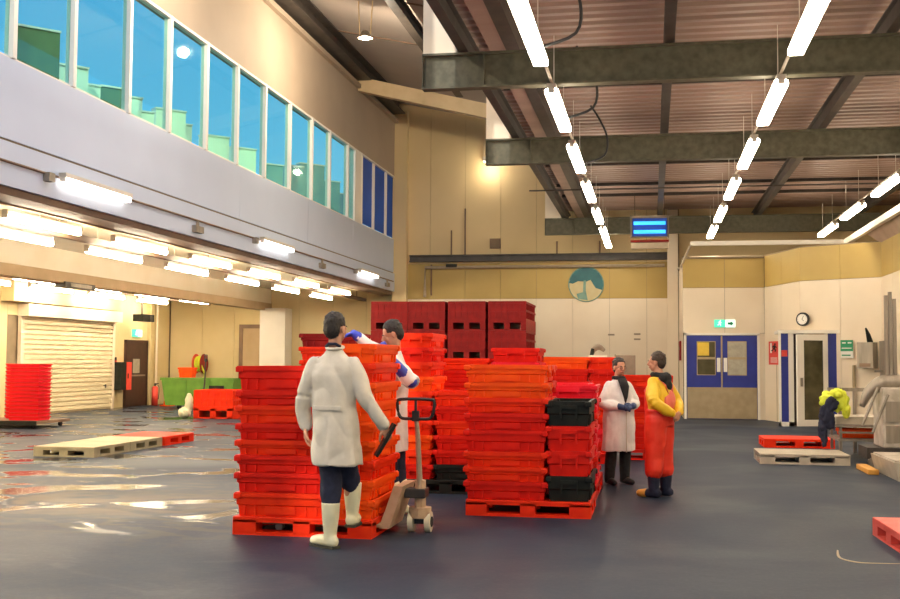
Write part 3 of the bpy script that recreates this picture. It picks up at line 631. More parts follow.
# second pair of dim brackets near end wall
bm = BM(); box(bm, -5.3, -5.24, YM-0.2, YM, 7.9, 8.5); box(bm, -4.95, -4.89, YM-0.2, YM, 7.9, 8.5); box(bm, -5.3, -4.89, YM-0.2, YM, 7.9, 7.96)
a = obj('lamp_bracket', bm, 'cream_beam'); tag(a, 'cream bracket hanging near the top of the end wall', 'bracket')
e = empty('added_end_wall_lamp', (-5.1, YM-0.5, 7.85)); tag(e, 'small added lamp on the cream bracket, brightening the end wall', 'lamp')  # lamp added to brighten the upper end wall, hung on the bracket
obj('casing', bx(-0.15, 0.15, -0.1, 0.1, -0.02, 0.12), 'housing', e); obj('lens', bx(-0.12, 0.12, -0.08, 0.08, -0.04, -0.02), 'tube_cool', e); obj('arm', bx(-0.02, 0.02, 0.1, 0.48, 0.03, 0.07), 'cream_beam', e)
hb_light(e, 45)
# insect killer
e = empty('insect_killer', (-0.55, 30.6, 4.62)); tag(e, 'blue-lit electric insect killer hanging before the end wall', 'insect killer')
obj('casing', bx(0, 1.0, 0.08, 0.2, 0.32, 0.92), 'ply', e)
bm = BM(); box(bm, -0.02, 0, 0, 0.2, 0.3, 0.92); box(bm, 1.0, 1.02, 0, 0.2, 0.3, 0.92); obj('side_plate', bm, 'stainless', e)
obj('reflector', bx(0.03, 0.97, 0.06, 0.08, 0.34, 0.84), 'uv_back', e)
for z in (0.46, 0.70):
    bm = BM(); tube(bm, [(0.07, 0.02, z), (0.93, 0.02, z)], 0.05, 10); obj('tube', bm, 'uv', e)
obj('catch_tray', bx(-0.02, 1.02, -0.02, 0.2, 0.18, 0.23), 'darkred', e)
obj('lower_tray', bx(0, 1.0, 0.0, 0.2, 0.0, 0.16), 'conduit', e)
for x in (0.1, 0.9):
    bm = BM(); tube(bm, [(x, 0.1, 0.9), (x, 0.1, 1.5)], 0.008, 5); obj('chain', bm, 'steel_dark', e)
# emblem on end wall
e = empty('wall_emblem', (-2.03, YM-0.03, 3.93)); tag(e, 'round teal and cream emblem painted board on the end wall', 'emblem')
bm = BM(); disc(bm, (0, 0, 0), 0.56, 'y', 0.03, 40); obj('board', bm, 'emblem_cream', e)
def flat(poly, y, m, name, parent, th=0.01):
    bm = BM(); a = [bm.verts.new((x, y, z)) for x, z in poly]; b = [bm.verts.new((x, y+th, z)) for x, z in poly]
    try:
        bm.faces.new(a); bm.faces.new(b[::-1])
        for i in range(len(a)): bm.faces.new((a[i], b[i], b[(i+1) % len(a)], a[(i+1) % len(a)]))
    except ValueError: pass
    bmesh.ops.recalc_face_normals(bm, faces=bm.faces[:]); bmesh.ops.triangulate(bm, faces=bm.faces[:])
    return obj(name, bm, m, parent)
arc = [(0.53*math.cos(t), 0.53*math.sin(t)) for t in [math.radians(a) for a in range(175, -21, -15)]]
flat(arc+[(0.30, -0.12), (0.22, 0.0), (0.14, 0.14), (0.0, 0.08), (-0.25, 0.1), (-0.42, 0.02)], -0.03, 'teal', 'emblem_sky', e)
flat([(-0.08, 0.12), (0.0, 0.12), (-0.01, -0.2), (0.05, -0.5), (-0.25, -0.46), (-0.3, -0.3), (-0.1, -0.25)], -0.032, 'teal_light', 'emblem_stem', e)
bm = BM(); p = [(0.545*math.cos(t), -0.02, 0.545*math.sin(t)) for t in [2*PI*i/40 for i in range(41)]]; tube(bm, p, 0.018, 6, False); obj('emblem_rim', bm, 'teal_light', e)
# signs
def running_man(parent, x, z, s, y, m):
    flat([(x+s*q[0], z+s*q[1]) for q in ((0, 0.35), (0.25, 0.4), (0.35, 0.2), (0.5, 0.15), (0.48, 0.08), (0.3, 0.1), (0.22, 0.0), (0.35, -0.2), (0.3, -0.45), (0.2, -0.45), (0.22, -0.22), (0.05, -0.12), (-0.1, -0.35), (-0.3, -0.3), (-0.28, -0.22), (-0.12, -0.22), (0.0, 0.05), (0.05, 0.22), (-0.15, 0.1), (-0.2, 0.15))], y, m, 'figure', parent)
    bm = BM(); disc(bm, (x+s*0.25, y, z+s*0.52), s*0.1, 'y', 0.01, 12); obj('figure_head', bm, m, parent)
e = empty('exit_sign', (1.63, YD-0.05, 2.43)); tag(e, 'lit green and white exit sign above the blue double doors', 'sign')
obj('sign_body', bx(0, 0.28, 0, 0.05, 0, 0.2), 'exit_lit', e); obj('sign_panel', bx(0.29, 0.54, 0, 0.05, 0, 0.2), 'exit_white', e)
running_man(e, 0.12, 0.1, 0.15, -0.012, 'exit_white')
flat([(0.34, 0.07), (0.34, 0.13), (0.42, 0.13), (0.42, 0.17), (0.5, 0.1), (0.42, 0.03), (0.42, 0.07)], -0.012, 'signgreen', 'arrow', e)
e = empty('exit_sign', (XO+0.0, 32.75, 2.2), PI/2); tag(e, 'small lit green exit sign above the dark brown door', 'sign')
obj('sign_body', bx(-0.3, 0.3, -0.06, 0.0, 0, 0.24), 'exit_lit', e); obj('sign_panel', bx(0.0, 0.28, -0.07, -0.06, 0.02, 0.22), 'exit_white', e); running_man(e, -0.15, 0.12, 0.17, -0.08, 'exit_white')
e = empty('fire_notice', (2.99, 29.62, 1.45), math.atan2(-2.2, 0.62)); e.scale = (2.4, 1, 1); tag(e, 'red and white fire notice between the blue doors and the lobby', 'sign')
obj('board', bx(-0.03, 0.27, 0.02, 0.04, 0, 0.6), 'signred', e); running_man(e, 0.11, 0.42, 0.2, 0.005, 'blackcloth')
for z in (0.06, 0.11, 0.16): obj('printed_line', bx(0.03, 0.21, 0.012, 0.02, z, z+0.02), 'signwhite', e)
obj('printed_band', bx(0.02, 0.06, 0.012, 0.02, 0.3, 0.56), 'signwhite', e)
e = empty('first_aid_sign', (4.36, 27.09, 1.62), math.atan2(-1.15, 1.67)); tag(e, 'green and white first aid sign right of the lobby', 'sign')
obj('board', bx(0, 0.3, 0, 0.02, 0.0, 0.42), 'signwhite', e); obj('green_field', bx(0, 0.3, -0.01, 0.0, 0.16, 0.42), 'signgreen', e)
for x in (0.04, 0.18): obj('white_symbol', bx(x, x+0.09, -0.015, -0.01, 0.34, 0.37), 'signwhite', e)
obj('white_symbol', bx(0.03, 0.27, -0.015, -0.01, 0.22, 0.24), 'signwhite', e)
obj('printed_line', bx(0.03, 0.24, -0.01, 0.0, 0.05, 0.08), 'signgreen', e)
e = empty('small_wall_sign', (0.80, 31.6, 1.55)); tag(e, 'dark red notice board on the return wall left of the blue doors', 'sign')
obj('board', bx(-0.02, 0.01, 0, 1.6, 0, 0.55), 'darkred', e); obj('printed_band', bx(-0.03, -0.02, 0.2, 1.4, 0.3, 0.4), 'brown', e)
# clock
e = empty('wall_clock', (3.58, 27.6, 2.55), math.atan2(-1.15, 1.67)); tag(e, 'round wall clock with a dark rim and white face', 'clock')
bm = BM(); disc(bm, (0, 0, 0), 0.165, 'y', 0.05, 32); obj('rim', bm, 'rubber', e)
bm = BM(); disc(bm, (0, -0.03, 0), 0.125, 'y', 0.02, 32); obj('dial', bm, 'signwhite', e)
for ang, L in ((0.5, 0.08), (2.3, 0.06)):
    bm = BM(); tube(bm, [(0, -0.045, 0), (L*math.sin(ang), -0.045, L*math.cos(ang))], 0.006, 5); obj('hand', bm, 'rubber', e)
for h in range(12):
    a_ = h*PI/6; obj('hour_mark', bx(0.11*math.sin(a_)-0.005, 0.11*math.sin(a_)+0.005, -0.043, -0.04, 0.11*math.cos(a_)-0.005, 0.11*math.cos(a_)+0.005), 'rubber', e)

# ================================================================ PALLETS AND CRATES
def pallet_meshes(L, W, mk, H=0.155):
    parts = []
    bm = BM(); box(bm, 0, L, 0, W, H-0.028, H, bev=0.006)
    for i in range(5):   # raised bars on the deck, shallow gaps
        pass
    parts.append(('deck', bm))
    fx = [(0, 0.17*L), (0.44*L, 0.56*L), (0.83*L, L)]; fy = [(0, 0.16*W), (0.43*W, 0.57*W), (0.84*W, W)]
    for a, b in fx:
        for c, d_ in fy: parts.append(('block', bx(a, b, c, d_, 0.025, H-0.028)))
    for c, d_ in (fy[0], fy[2]): parts.append(('runner', bx(0, L, c, d_, 0, 0.028)))
    # skirt below the deck on all four sides
    bm = BM(); box(bm, 0.002, L-0.002, 0.0, 0.03, H-0.045, H-0.02); box(bm, 0.002, L-0.002, W-0.03, W, H-0.055, H-0.02); box(bm, 0, 0.03, 0.03, W-0.03, H-0.055, H-0.02); box(bm, L-0.03, L, 0.03, W-0.03, H-0.055, H-0.02)
    parts.append(('skirt', bm))
    parts.append(('side_runner', bx(0, 0.1, 0.16*W, 0.84*W, 0, 0.022))); parts.append(('side_runner', bx(L-0.1, L, 0.16*W, 0.84*W, 0, 0.022)))
    return [(n, mesh(b, n)) for n, b in parts]
_pc = {}
def pallet(x, y, mk, label, L=1.2, W=1.0, rz=0.0, z=0.0, group='plastic pallets on the floor'):
    key = (L, W, mk)
    if key not in _pc: _pc[key] = pallet_meshes(L, W, mk)
    e = empty('plastic_pallet', (x, y, z), rz)
    for n, me in _pc[key]: link(n, me, mk, e)
    tag(e, label, 'pallet', group); return e

def crate_meshes(L, W, H):
    """open fish crate: tapered tub, overhanging rim with corner ears, end handles"""
    t = 0.030; th = 0.012; zr_ = H-0.038
    bm = BM()
    def ring(ins, z): return [bm.verts.new(c) for c in ((ins, ins, z), (L-ins, ins, z), (L-ins, W-ins, z), (ins, W-ins, z))]
    rs = [ring(t, 0), ring(t*0.75, H*0.45), ring(t*0.35, H*0.5), ring(t*0.25, zr_), ring(t*0.25+th, zr_), ring(t+th, 0.015)]
    bm.faces.new(rs[0][::-1])
    for a, b in zip(rs[:-1], rs[1:]):
        for k in range(4): bm.faces.new((a[k], a[(k+1) % 4], b[(k+1) % 4], b[k]))
    bm.faces.new(rs[-1])
    # raised moulded plate in the middle of each long side, and shallow ribs
    for y0, y1 in ((t*0.30, t+0.005), (W-t-0.005, W-t*0.30)):
        box(bm, L*0.33, L*0.67, y0, y1, H*0.12, H*0.42)
        for fx_ in (0.10, 0.22, 0.78, 0.90): box(bm, L*fx_-0.008, L*fx_+0.008, y0, y1, 0.01, H*0.46)
    tub = mesh(bm, 'tub')
    bm = BM(); o_ = 0.004
    for (x0, x1, y0, y1) in ((-o_, L+o_, -o_, 0.024), (-o_, L+o_, W-0.024, W+o_), (-o_, 0.024, 0.024, W-0.024), (L-0.024, L+o_, 0.024, W-0.024)):
        box(bm, x0, x1, y0, y1, zr_, H)
    for x in (-0.014, L-0.05):
        for y in (-0.014, W-0.05): box(bm, x, x+0.064, y, y+0.064, zr_-0.016, H-0.006, bev=0.008)
    rim = mesh(bm, 'rim')
    hs = []
    for x0, x1 in ((-0.012, 0.012), (L-0.012, L+0.012)):
        bm = BM(); box(bm, x0, x1, W*0.3, W*0.7, zr_-0.035, zr_); box(bm, x0, x1, W*0.3, W*0.34, H*0.3, zr_-0.03); box(bm, x0, x1, W*0.66, W*0.7, H*0.3, zr_-0.03)
        hs.append(mesh(bm, 'handle'))
    return tub, rim, hs
_cc = {}
CN = {'red': 'red', 'orange': 'orange', 'redorange': 'red-orange', 'crimson': 'crimson', 'black': 'black', 'darkred': 'dark red'}
def crate(x, y, z, L, W, H, mk, rz, label, group):
    H = round(H, 3); key = (L, W, H, mk)
    if key not in _cc:
        g = _cc.get((L, W, H))
        if g is None: g = _cc[(L, W, H)] = crate_meshes(L, W, H)
        tub, rim, hs = g
        _cc[key] = (tub.copy(), rim.copy(), [h.copy() for h in hs])
        for me in (_cc[key][0], _cc[key][1], *_cc[key][2]): me.materials.clear(); me.materials.append(M[mk])
    tub, rim, hs = _cc[key]
    o = link('fish_crate', tub, None, None, (x, y, z), rz)
    link('rim', rim, None, o)
    for h in hs: link('handle', h, None, o)
    tag(o, label, 'crate', group); return o
def stack(x0, y0, z0, L, W, heights, cols, rotated, where, group, jit=0.006):
    """column of crates; x0,y0 is the low corner of the footprint; rotated: long side along Y"""
    z = z0; n = len(heights)
    for i, h in enumerate(heights):
        mk = cols[i % len(cols)]
        jx = random.uniform(-jit, jit); jy = random.uniform(-jit, jit); jr = random.uniform(-0.006, 0.006)
        if rotated: loc = (x0+W+jx, y0+jy); rz = PI/2+jr
        else: loc = (x0+jx, y0+jy); rz = jr
        pos = 'bottom' if i == 0 else 'top' if i == n-1 else '%s from the bottom' % ORD[i+1]
        crate(loc[0], loc[1], z, L, W, h-0.001, mk, rz, '%s fish crate, %s %s' % (CN[mk], pos, where), group)
        z += h
# ---- near left pallet
P1 = pallet(-3.55, 9.05, 'redorange', 'red-orange pallet under the near left stack, by the cream boots', 1.23, 1.0)
hl = [0.205, 0.170, 0.150, 0.130, 0.140, 0.155, 0.130, 0.210]
stack(-3.53, 9.06, 0.156, 0.80, 0.46, hl, ['redorange', 'red', 'red', 'redorange', 'red', 'redorange', 'red', 'red'], False, 'of the near left stack, left front column', 'crates on the near left pallet')
stack(-3.53, 9.55, 0.156, 0.80, 0.46, hl, ['red', 'redorange', 'red'], False, 'of the near left stack, left rear column', 'crates on the near left pallet')
stack(-2.71, 9.06, 0.156, 0.92, 0.40, [0.165]*9, ['orange', 'orange', 'redorange', 'orange', 'orange'], True, 'of the near left stack, tall right column', 'crates on the near left pallet')
# ---- near middle pallet
P2 = pallet(-1.79, 10.65, 'redorange', 'red-orange pallet under the middle stack with two black crates', 1.21, 1.0)
# rims seen at these heights
tops = [0.17, 0.335, 0.475, 0.62, 0.83, 0.995, 1.14, 1.29, 1.465]
stack(-1.80, 10.66, 0.158, 0.80, 0.46, [b-a for a, b in zip([0.158]+tops[1:-1], tops[1:])], ['red', 'redorange', 'redorange', 'red', 'red', 'redorange', 'orange', 'orange'], False, 'of the middle stack, left front column', 'crates on the middle pallet')
stack(-1.80, 11.16, 0.158, 0.80, 0.46, [0.163]*8, ['red', 'redorange'], False, 'of the middle stack, left rear column', 'crates on the middle pallet')
stack(-1.00, 10.67, 0.158, 0.92, 0.42, [0.24]*4, ['black', 'red', 'red', 'black'], True, 'of the middle stack, right column', 'crates on the middle pallet')
# ---- group behind, between the two
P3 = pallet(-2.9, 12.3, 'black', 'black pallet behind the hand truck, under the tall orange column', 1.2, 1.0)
stack(-2.86, 12.3, 0.156, 0.80, 0.40, [0.166]*10, ['red', 'redorange', 'orange', 'redorange'], True, 'of the tall column behind the hand truck', 'crates behind the hand truck')
stack(-2.44, 12.32, 0.156, 0.80, 0.42, [0.17]+[0.165]*5, ['black', 'red', 'red', 'redorange', 'red', 'redorange'], False, 'of the low column behind the hand truck', 'crates behind the hand truck')  # bottom crate coloured black for the shade under this column
stack(-2.44, 12.76, 0.156, 0.80, 0.42, [0.166]*6, ['red', 'redorange'], False, 'of the low rear column behind the hand truck', 'crates behind the hand truck')
pallet(-2.95, 14.4, 'red', 'red pallet two rows behind the near left stack', 1.5, 1.0)
stack(-2.93, 14.42, 0.156, 0.80, 0.42, [0.18]*4+[0.165]*4, ['red', 'redorange', 'red'], False, 'of the second row, left column', 'crates in the second row')
stack(-2.08, 14.42, 0.156, 0.80, 0.62, [0.19]*8, ['crimson', 'red'], True, 'of the second row, tall column', 'crates in the second row')
# ---- behind the middle stack
P5 = pallet(-1.60, 12.1, 'red', 'red pallet directly behind the middle stack', 1.0, 1.6)
stack(-1.22, 12.12, 0.156, 0.80, 0.62, [0.155]*7, ['crimson', 'red', 'crimson'], True, 'of the crimson column behind the black crates', 'crates behind the middle stack')
stack(-1.34, 12.96, 0.156, 0.80, 0.62, [0.155]*7, ['crimson', 'crimson', 'red'], True, 'of the rear crimson column by the woman', 'crates behind the middle stack')
# ---- far block
pallet(-1.75, 16.4, 'red', 'red pallet under the far wide block of crates', 1.2, 1.0); 
stack(-1.72, 16.42, 0.156, 0.80, 0.46, [0.176]*7+[0.18], ['red', 'redorange', 'red', 'red', 'redorange', 'red', 'red', 'orange'], False, 'of the far wide block, left column', 'crates in the far wide block')
stack(-0.90, 16.42, 0.156, 0.80, 0.36, [0.176]*7+[0.18], ['red', 'crimson', 'red', 'redorange', 'red', 'red', 'red', 'redorange'], True, 'of the far wide block, right column', 'crates in the far wide block')
pallet(-0.50, 17.2, 'red', 'red pallet behind the man in yellow', 0.8, 0.6)
stack(-0.49, 17.22, 0.156, 0.80, 0.46, [0.19]*6, ['red', 'red', 'redorange'], False, 'of the far low column behind the two talkers', 'crates between the two workers')
stack(-1.72, 19.2, 0.0, 0.80, 0.50, [0.175]*9, ['red', 'redorange'], False, 'of the farthest row, left column', 'crates in the farthest row')
# ---- rear left, seen over the near left stack
pallet(-4.5, 13.4, 'redorange', 'red-orange pallet beyond the near left stack', 1.2, 1.0)
stack(-4.40, 13.42, 0.156, 0.80, 0.46, [0.168]*10, ['redorange', 'darkred', 'orange', 'redorange'], False, 'of the column beyond the near left stack', 'crates beyond the near left stack')
stack(-3.58, 13.42, 0.156, 0.80, 0.46, [0.168]*9, ['redorange', 'orange'], False, 'of the second column beyond the near left stack', 'crates beyond the near left stack')

# ---- bulk bins along the end wall
def bin_parts(Wx, Dy, H):
    out = []
    bm = BM()
    zb = 0.25
    for a in ((0.02, Wx-0.02, 0.02, 0.06, zb, H), (0.02, Wx-0.02, Dy-0.06, Dy-0.02, zb, H), (0.02, 0.06, 0.06, Dy-0.06, zb, H), (Wx-0.06, Wx-0.02, 0.06, Dy-0.06, zb, H), (0.02, Wx-0.02, 0.02, Dy-0.02, zb-0.03, zb+0.02)): box(bm, *a)
    out.append(('tub', bm))
    bm = BM()
    for z in (H-0.06, H-0.28, zb+0.0):
        box(bm, 0, Wx, 0, 0.025, z, z+0.055); box(bm, 0, Wx, Dy-0.025, Dy, z, z+0.055); box(bm, 0, 0.025, 0.025, Dy-0.025, z, z+0.055); box(bm, Wx-0.025, Wx, 0.025, Dy-0.025, z, z+0.055)
    out.append(('band', bm))
    for i in range(7):
        x = 0.0+i*(Wx-0.04)/6; out.append(('rib', bx(x, x+(0.04), 0.004, 0.03, zb+0.05, H-0.06)))
    for i in range(1, 6):
        y = i*(Dy-0.04)/6; out.append(('rib', bx(Wx-0.03, Wx-0.004, y, y+0.03, zb+0.05, H-0.06)))
    for x0, x1 in ((0, 0.14*Wx), (0.43*Wx, 0.57*Wx), (0.86*Wx, Wx)): out.append(('foot', bx(x0, x1, 0.0, Dy, 0.0, zb)))
    bm = BM(); box(bm, 0, Wx, 0, 0.04, 0, 0.03); box(bm, 0, Wx, 0, 0.04, 0.20, zb); out.append(('skid', bm))
    return [(n, mesh(b, n)) for n, b in out]
_bc = {}
def bulk_bin(x, y, z, label, group, Wx=1.0, Dy=1.2, H=0.765, mk='darkred'):
    k = (Wx, Dy, H, mk)
    if k not in _bc: _bc[k] = bin_parts(Wx, Dy, H)
    e = empty('bulk_bin', (x, y, z))
    for n, me in _bc[k]: link(n, me, mk, e)
    tag(e, label, 'bin', group)
names = ['leftmost', 'second from left', 'third from left', 'rightmost']
for i, x in enumerate((-7.38, -6.37, -5.29, -4.22)):
    for r_ in (0, 1):
        for k in range(4):
            lev = ('bottom', 'second from bottom', 'third from bottom', 'top')[k]
            bulk_bin(x, 28.5+r_*1.22, k*0.768, 'dark red bulk bin, %s of the %s stack, %s row' % (lev, names[i], 'front' if r_ == 0 else 'rear'), 'dark red bins before the end wall')
bulk_bin(-11.5, 26.5, 0, 'orange-red slatted bin standing alone before the green skip', None, 1.05, 1.1, 0.72, 'redorange')
# ---- flat pallets on the floor
pallet(-8.34, 15.55, 'beige', 'beige flat pallet, nearest of the row on the wet floor', 1.18, 1.0, PI/2, group='flat pallets in a row on the wet floor')
pallet(-8.34, 16.75, 'beige', 'beige flat pallet, middle one of the row on the wet floor', 1.18, 1.0, PI/2, group='flat pallets in a row on the wet floor')
pallet(-8.30, 17.97, 'redorange', 'orange-red flat pallet at the far end of the beige row', 1.2, 1.0, PI/2, group='flat pallets in a row on the wet floor')
pallet(1.57, 17.0, 'grey_pallet', 'grey-beige flat pallet at right before the steel bench', 1.28, 1.0)
pallet(1.95, 20.3, 'redorange', 'orange-red flat pallet behind the grey-beige one', 1.2, 1.0)
pallet(1.93, 9.1, 'pink_pallet', 'worn red flat pallet at the right edge of the view', 1.2, 1.15, 0.03)
# ---- tray stack on dolly, left
e = empty('platform_dolly', (-15.15, 21.45, 0)); tag(e, 'low dark platform dolly under the tall red tray stack', 'dolly')
obj('platform', bx(0, 2.3, 0, 1.4, 0.10, 0.16), 'brown', e)
obj('edge_bar', bx(-0.02, 2.32, -0.03, 0.0, 0.08, 0.17), 'black', e)
for x in (0.15, 2.15):
    for y in (0.15, 1.25):
        bm = BM(); disc(bm, (x, y, 0.055), 0.055, 'x', 0.05, 14); obj('wheel', bm, 'rubber', e)
def tray_meshes():
    bm = BM(); box(bm, 0, 0.70, 0, 0.5, 0.0, 0.060, t=0.014); bm2 = BM(); box(bm2, -0.012, 0.712, -0.012, 0.512, 0.052, 0.074)
    return mesh(bm, 'tray_base'), mesh(bm2, 'tray_rim')
tb, tr = tray_meshes(); tb.materials.append(M['crimson']); tr.materials.append(M['red'])
for i in range(15):
    e = link('stacking_tray', tb, None, None, (-13.68, 21.75, 0.163+i*0.0815), 0.0+random.uniform(-.01, .01)); link('rim', tr, None, e)
    e.rotation_euler.z += -0.0
    tag(e, 'red stacking tray in the tall pile before the roller shutter, %s from the bottom' % ORD[i+1], 'tray', 'red trays before the roller shutter')
for i in range(15):
    e = link('stacking_tray', tb, None, None, (-14.12, 22.32, 0.163+i*0.0815), random.uniform(-.01, .01)); link('rim', tr, None, e)
    e.rotation_euler.z += 0.02
    tag(e, 'red stacking tray in the second pile behind, before the shutter, %s from the bottom' % ORD[i+1], 'tray', 'red trays before the roller shutter')

# ================================================================ LEFT BAY OBJECTS
e = empty('waste_skip', (-14.5, 31.0, 0)); tag(e, 'long green waste skip against the back of the open bay', 'skip')
bm = BM()
v = [bm.verts.new(c) for c in ((0.15, 0, 0.12), (2.2, 0, 0.12), (2.2, 1.2, 0.12), (0.15, 1.2, 0.12), (0, 0, 0.93), (2.3, 0, 0.93), (2.3, 1.25, 0.93), (0, 1.25, 0.93), (0.05, 0.05, 0.93), (2.25, 0.05, 0.93), (2.25, 1.2, 0.93), (0.05, 1.2, 0.93), (0.2, 0.05, 0.17), (2.15, 0.05, 0.17), (2.15, 1.15, 0.17), (0.2, 1.15, 0.17))]
for q in ((3, 2, 1, 0), (0, 1, 5, 4), (1, 2, 6, 5), (2, 3, 7, 6), (3, 0, 4, 7), (4, 5, 9, 8), (5, 6, 10, 9), (6, 7, 11, 10), (7, 4, 8, 11), (8, 9, 13, 12), (9, 10, 14, 13), (10, 11, 15, 14), (11, 8, 12, 15), (12, 13, 14, 15)): bm.faces.new([v[i] for i in q])
obj('skip_body', bm, 'green', e)
bm = BM(); box(bm, -0.02, 2.32, -0.03, 0.02, 0.87, 0.95); obj('rim', bm, 'green', e)
for x in (0.75, 1.5): obj('rib', bx(x, x+0.06, -0.03, 0.01, 0.14, 0.88), 'green', e)
obj('lift_plate', bx(1.55, 2.0, -0.05, 0, 0.62, 0.72), 'black', e)
for x in (0.55, 1.9):
    bm = BM(); disc(bm, (x, 0.1, 0.1), 0.1, 'x', 0.06, 16); disc(bm, (x, 1.0, 0.1), 0.1, 'x', 0.06, 16); obj('castor', bm, 'rubber', e)
e = crate(-14.05, 31.2, 0.952, 0.46, 0.34, 0.3, 'orange', 0, 'small orange crate standing on top of the green skip', None)
bm = BM(); box(bm, -14.12, -13.5, 31.1, 31.7, 0.935, 0.952); a = obj('skip_board', bm, 'ply'); tag(a, 'board laid across the green skip under the small crate', 'board')
# hose reel on back wall
e = empty('hose_reel', (-14.92, YB-0.36, 1.35)); tag(e, 'wall hose reel with a red drum and yellow-green hose', 'hose reel')
bm = BM(); disc(bm, (-0.1, -0.18, 0), 0.33, 'x', 0.03, 28); obj('drum_plate', bm, 'signred', e)
bm = BM(); disc(bm, (0.18, -0.18, 0), 0.33, 'x', 0.03, 28); obj('drum_plate', bm, 'darkred', e)
for i in range(4):
    bm = BM(); r_ = 0.22+0.02*(i % 2); p = [(-0.05+i*0.06, -0.18+r_*math.cos(t), r_*math.sin(t)) for t in [2*PI*j/24 for j in range(25)]]; tube(bm, p, 0.03, 8, False); obj('hose_coil', bm, 'hivis', e, smooth=True)
bm = BM(); p, r_ = smoothpath([(0.15, -0.4, 0.0), (0.25, -0.3, -0.3), (0.2, -0.2, -0.55), (0.05, -0.15, -0.5)], [0.03]*4); tube(bm, p, r_, 8); obj('hose_tail', bm, 'hivis', e, smooth=True)
obj('wall_bracket', bx(-0.05, 0.1, -0.18, 0.35, -0.04, 0.04), 'steel_dark', e)
# fire extinguishers and red boxes by the dark door
def extinguisher(x, y, label):
    e = empty('fire_extinguisher', (x, y, 0)); tag(e, label, 'extinguisher', 'extinguishers beside the dark door')
    bm = BM(); disc(bm, (0, 0, 0.28), 0.10, 'z', 0.56, 18); ball(bm, (0, 0, 0.56), (0.10, 0.10, 0.07)); obj('cylinder', bm, 'signred', e, smooth=True)
    bm = BM(); disc(bm, (0, 0, 0.66), 0.03, 'z', 0.08, 10); box(bm, -0.02, 0.12, -0.02, 0.02, 0.69, 0.72); obj('valve', bm, 'black', e)
    bm = BM(); p, r_ = smoothpath([(0.02, 0, 0.68), (0.13, 0, 0.62), (0.14, 0, 0.4), (0.12, 0, 0.2)], [0.012]*4); tube(bm, p, r_, 6); obj('hose', bm, 'rubber', e)
extinguisher(-15.85, 33.45, 'tall red fire extinguisher right of the dark brown door'); extinguisher(-15.6, 34.1, 'red fire extinguisher half hidden by the green skip')
e = empty('extinguisher_cabinet', (XO, 31.2, 0.55)); tag(e, 'black and red wall cabinet between shutter and dark door', 'cabinet')
obj('cabinet_body', bx(0, 0.3, 0, 0.35, 0, 0.85), 'black', e); obj('cabinet_door', bx(0.02, 0.32, 0.36, 0.66, 0, 0.85), 'signred', e); obj('door_pull', bx(0.32, 0.34, 0.4, 0.43, 0.35, 0.5), 'black', e)
e = empty('traffic_cone', (-15.3, 33.2, 0)); tag(e, 'small orange cone on the floor beside the dark door', 'cone')
bm = BM(); disc(bm, (0, 0, 0.28), 0.13, 'z', 0.5, 18, 0.025); obj('cone_body', bm, 'orange', e, smooth=True); obj('base', bx(-0.18, 0.18, -0.18, 0.18, 0, 0.035), 'orange', e)
e = empty('unit_heater', (XO+0.45, 31.6, 2.66)); tag(e, 'black unit heater or camera hung under the bay ceiling above the shutter end', 'heater')
obj('casing', bx(0, 0.35, 0, 0.75, 0, 0.22), 'black', e); bm = BM(); disc(bm, (0.36, 0.5, 0.1), 0.09, 'x', 0.06, 16); obj('lens', bm, 'steel_dark', e); bm = BM(); tube(bm, [(0.15, 0.3, 0.2), (0.15, 0.3, 1.20)], 0.03, 6); obj('bracket', bm, 'steel_dark', e)
e = obj('ceiling_sensor', bx(-12.75, -12.5, 21.9, 23.2, 3.05, 3.17), 'steel_dark'); tag(e, 'flat dark grille box under the tan bay beam', 'box')
obj('grille', bx(-12.49, -12.48, 22.1, 23.0, 3.07, 3.15), 'stainless', e)
e = obj('shutter_control', bx(XO, XO+0.1, 31.15, 31.3, 1.3, 1.55), 'black'); tag(e, 'small black control box on the right edge of the roller shutter', 'box')
obj('push_button', bx(XO+0.1, XO+0.12, 31.2, 31.25, 1.4, 1.45), 'signred', e)
bm = BM(); tube(bm, [(XO+0.12, 34.0, 0.0), (XO+0.12, 34.0, 3.86)], 0.04, 8); a = obj('downpipe', bm, 'cream'); tag(a, 'cream downpipe in the corner behind the dark door', 'pipe')
# folded sack beside the orange bin
bm = BM(); ball(bm, (-11.72, 26.45, 0.14), (0.16, 0.2, 0.14)); ball(bm, (-11.62, 26.5, 0.38), (0.1, 0.14, 0.26)); a = remesh('rubbish_sack', bm, 'boot', None, 0.02, 2, 0.03, 8); tag(a, 'crumpled cream sack leaning on the lone orange-red bin', 'sack')

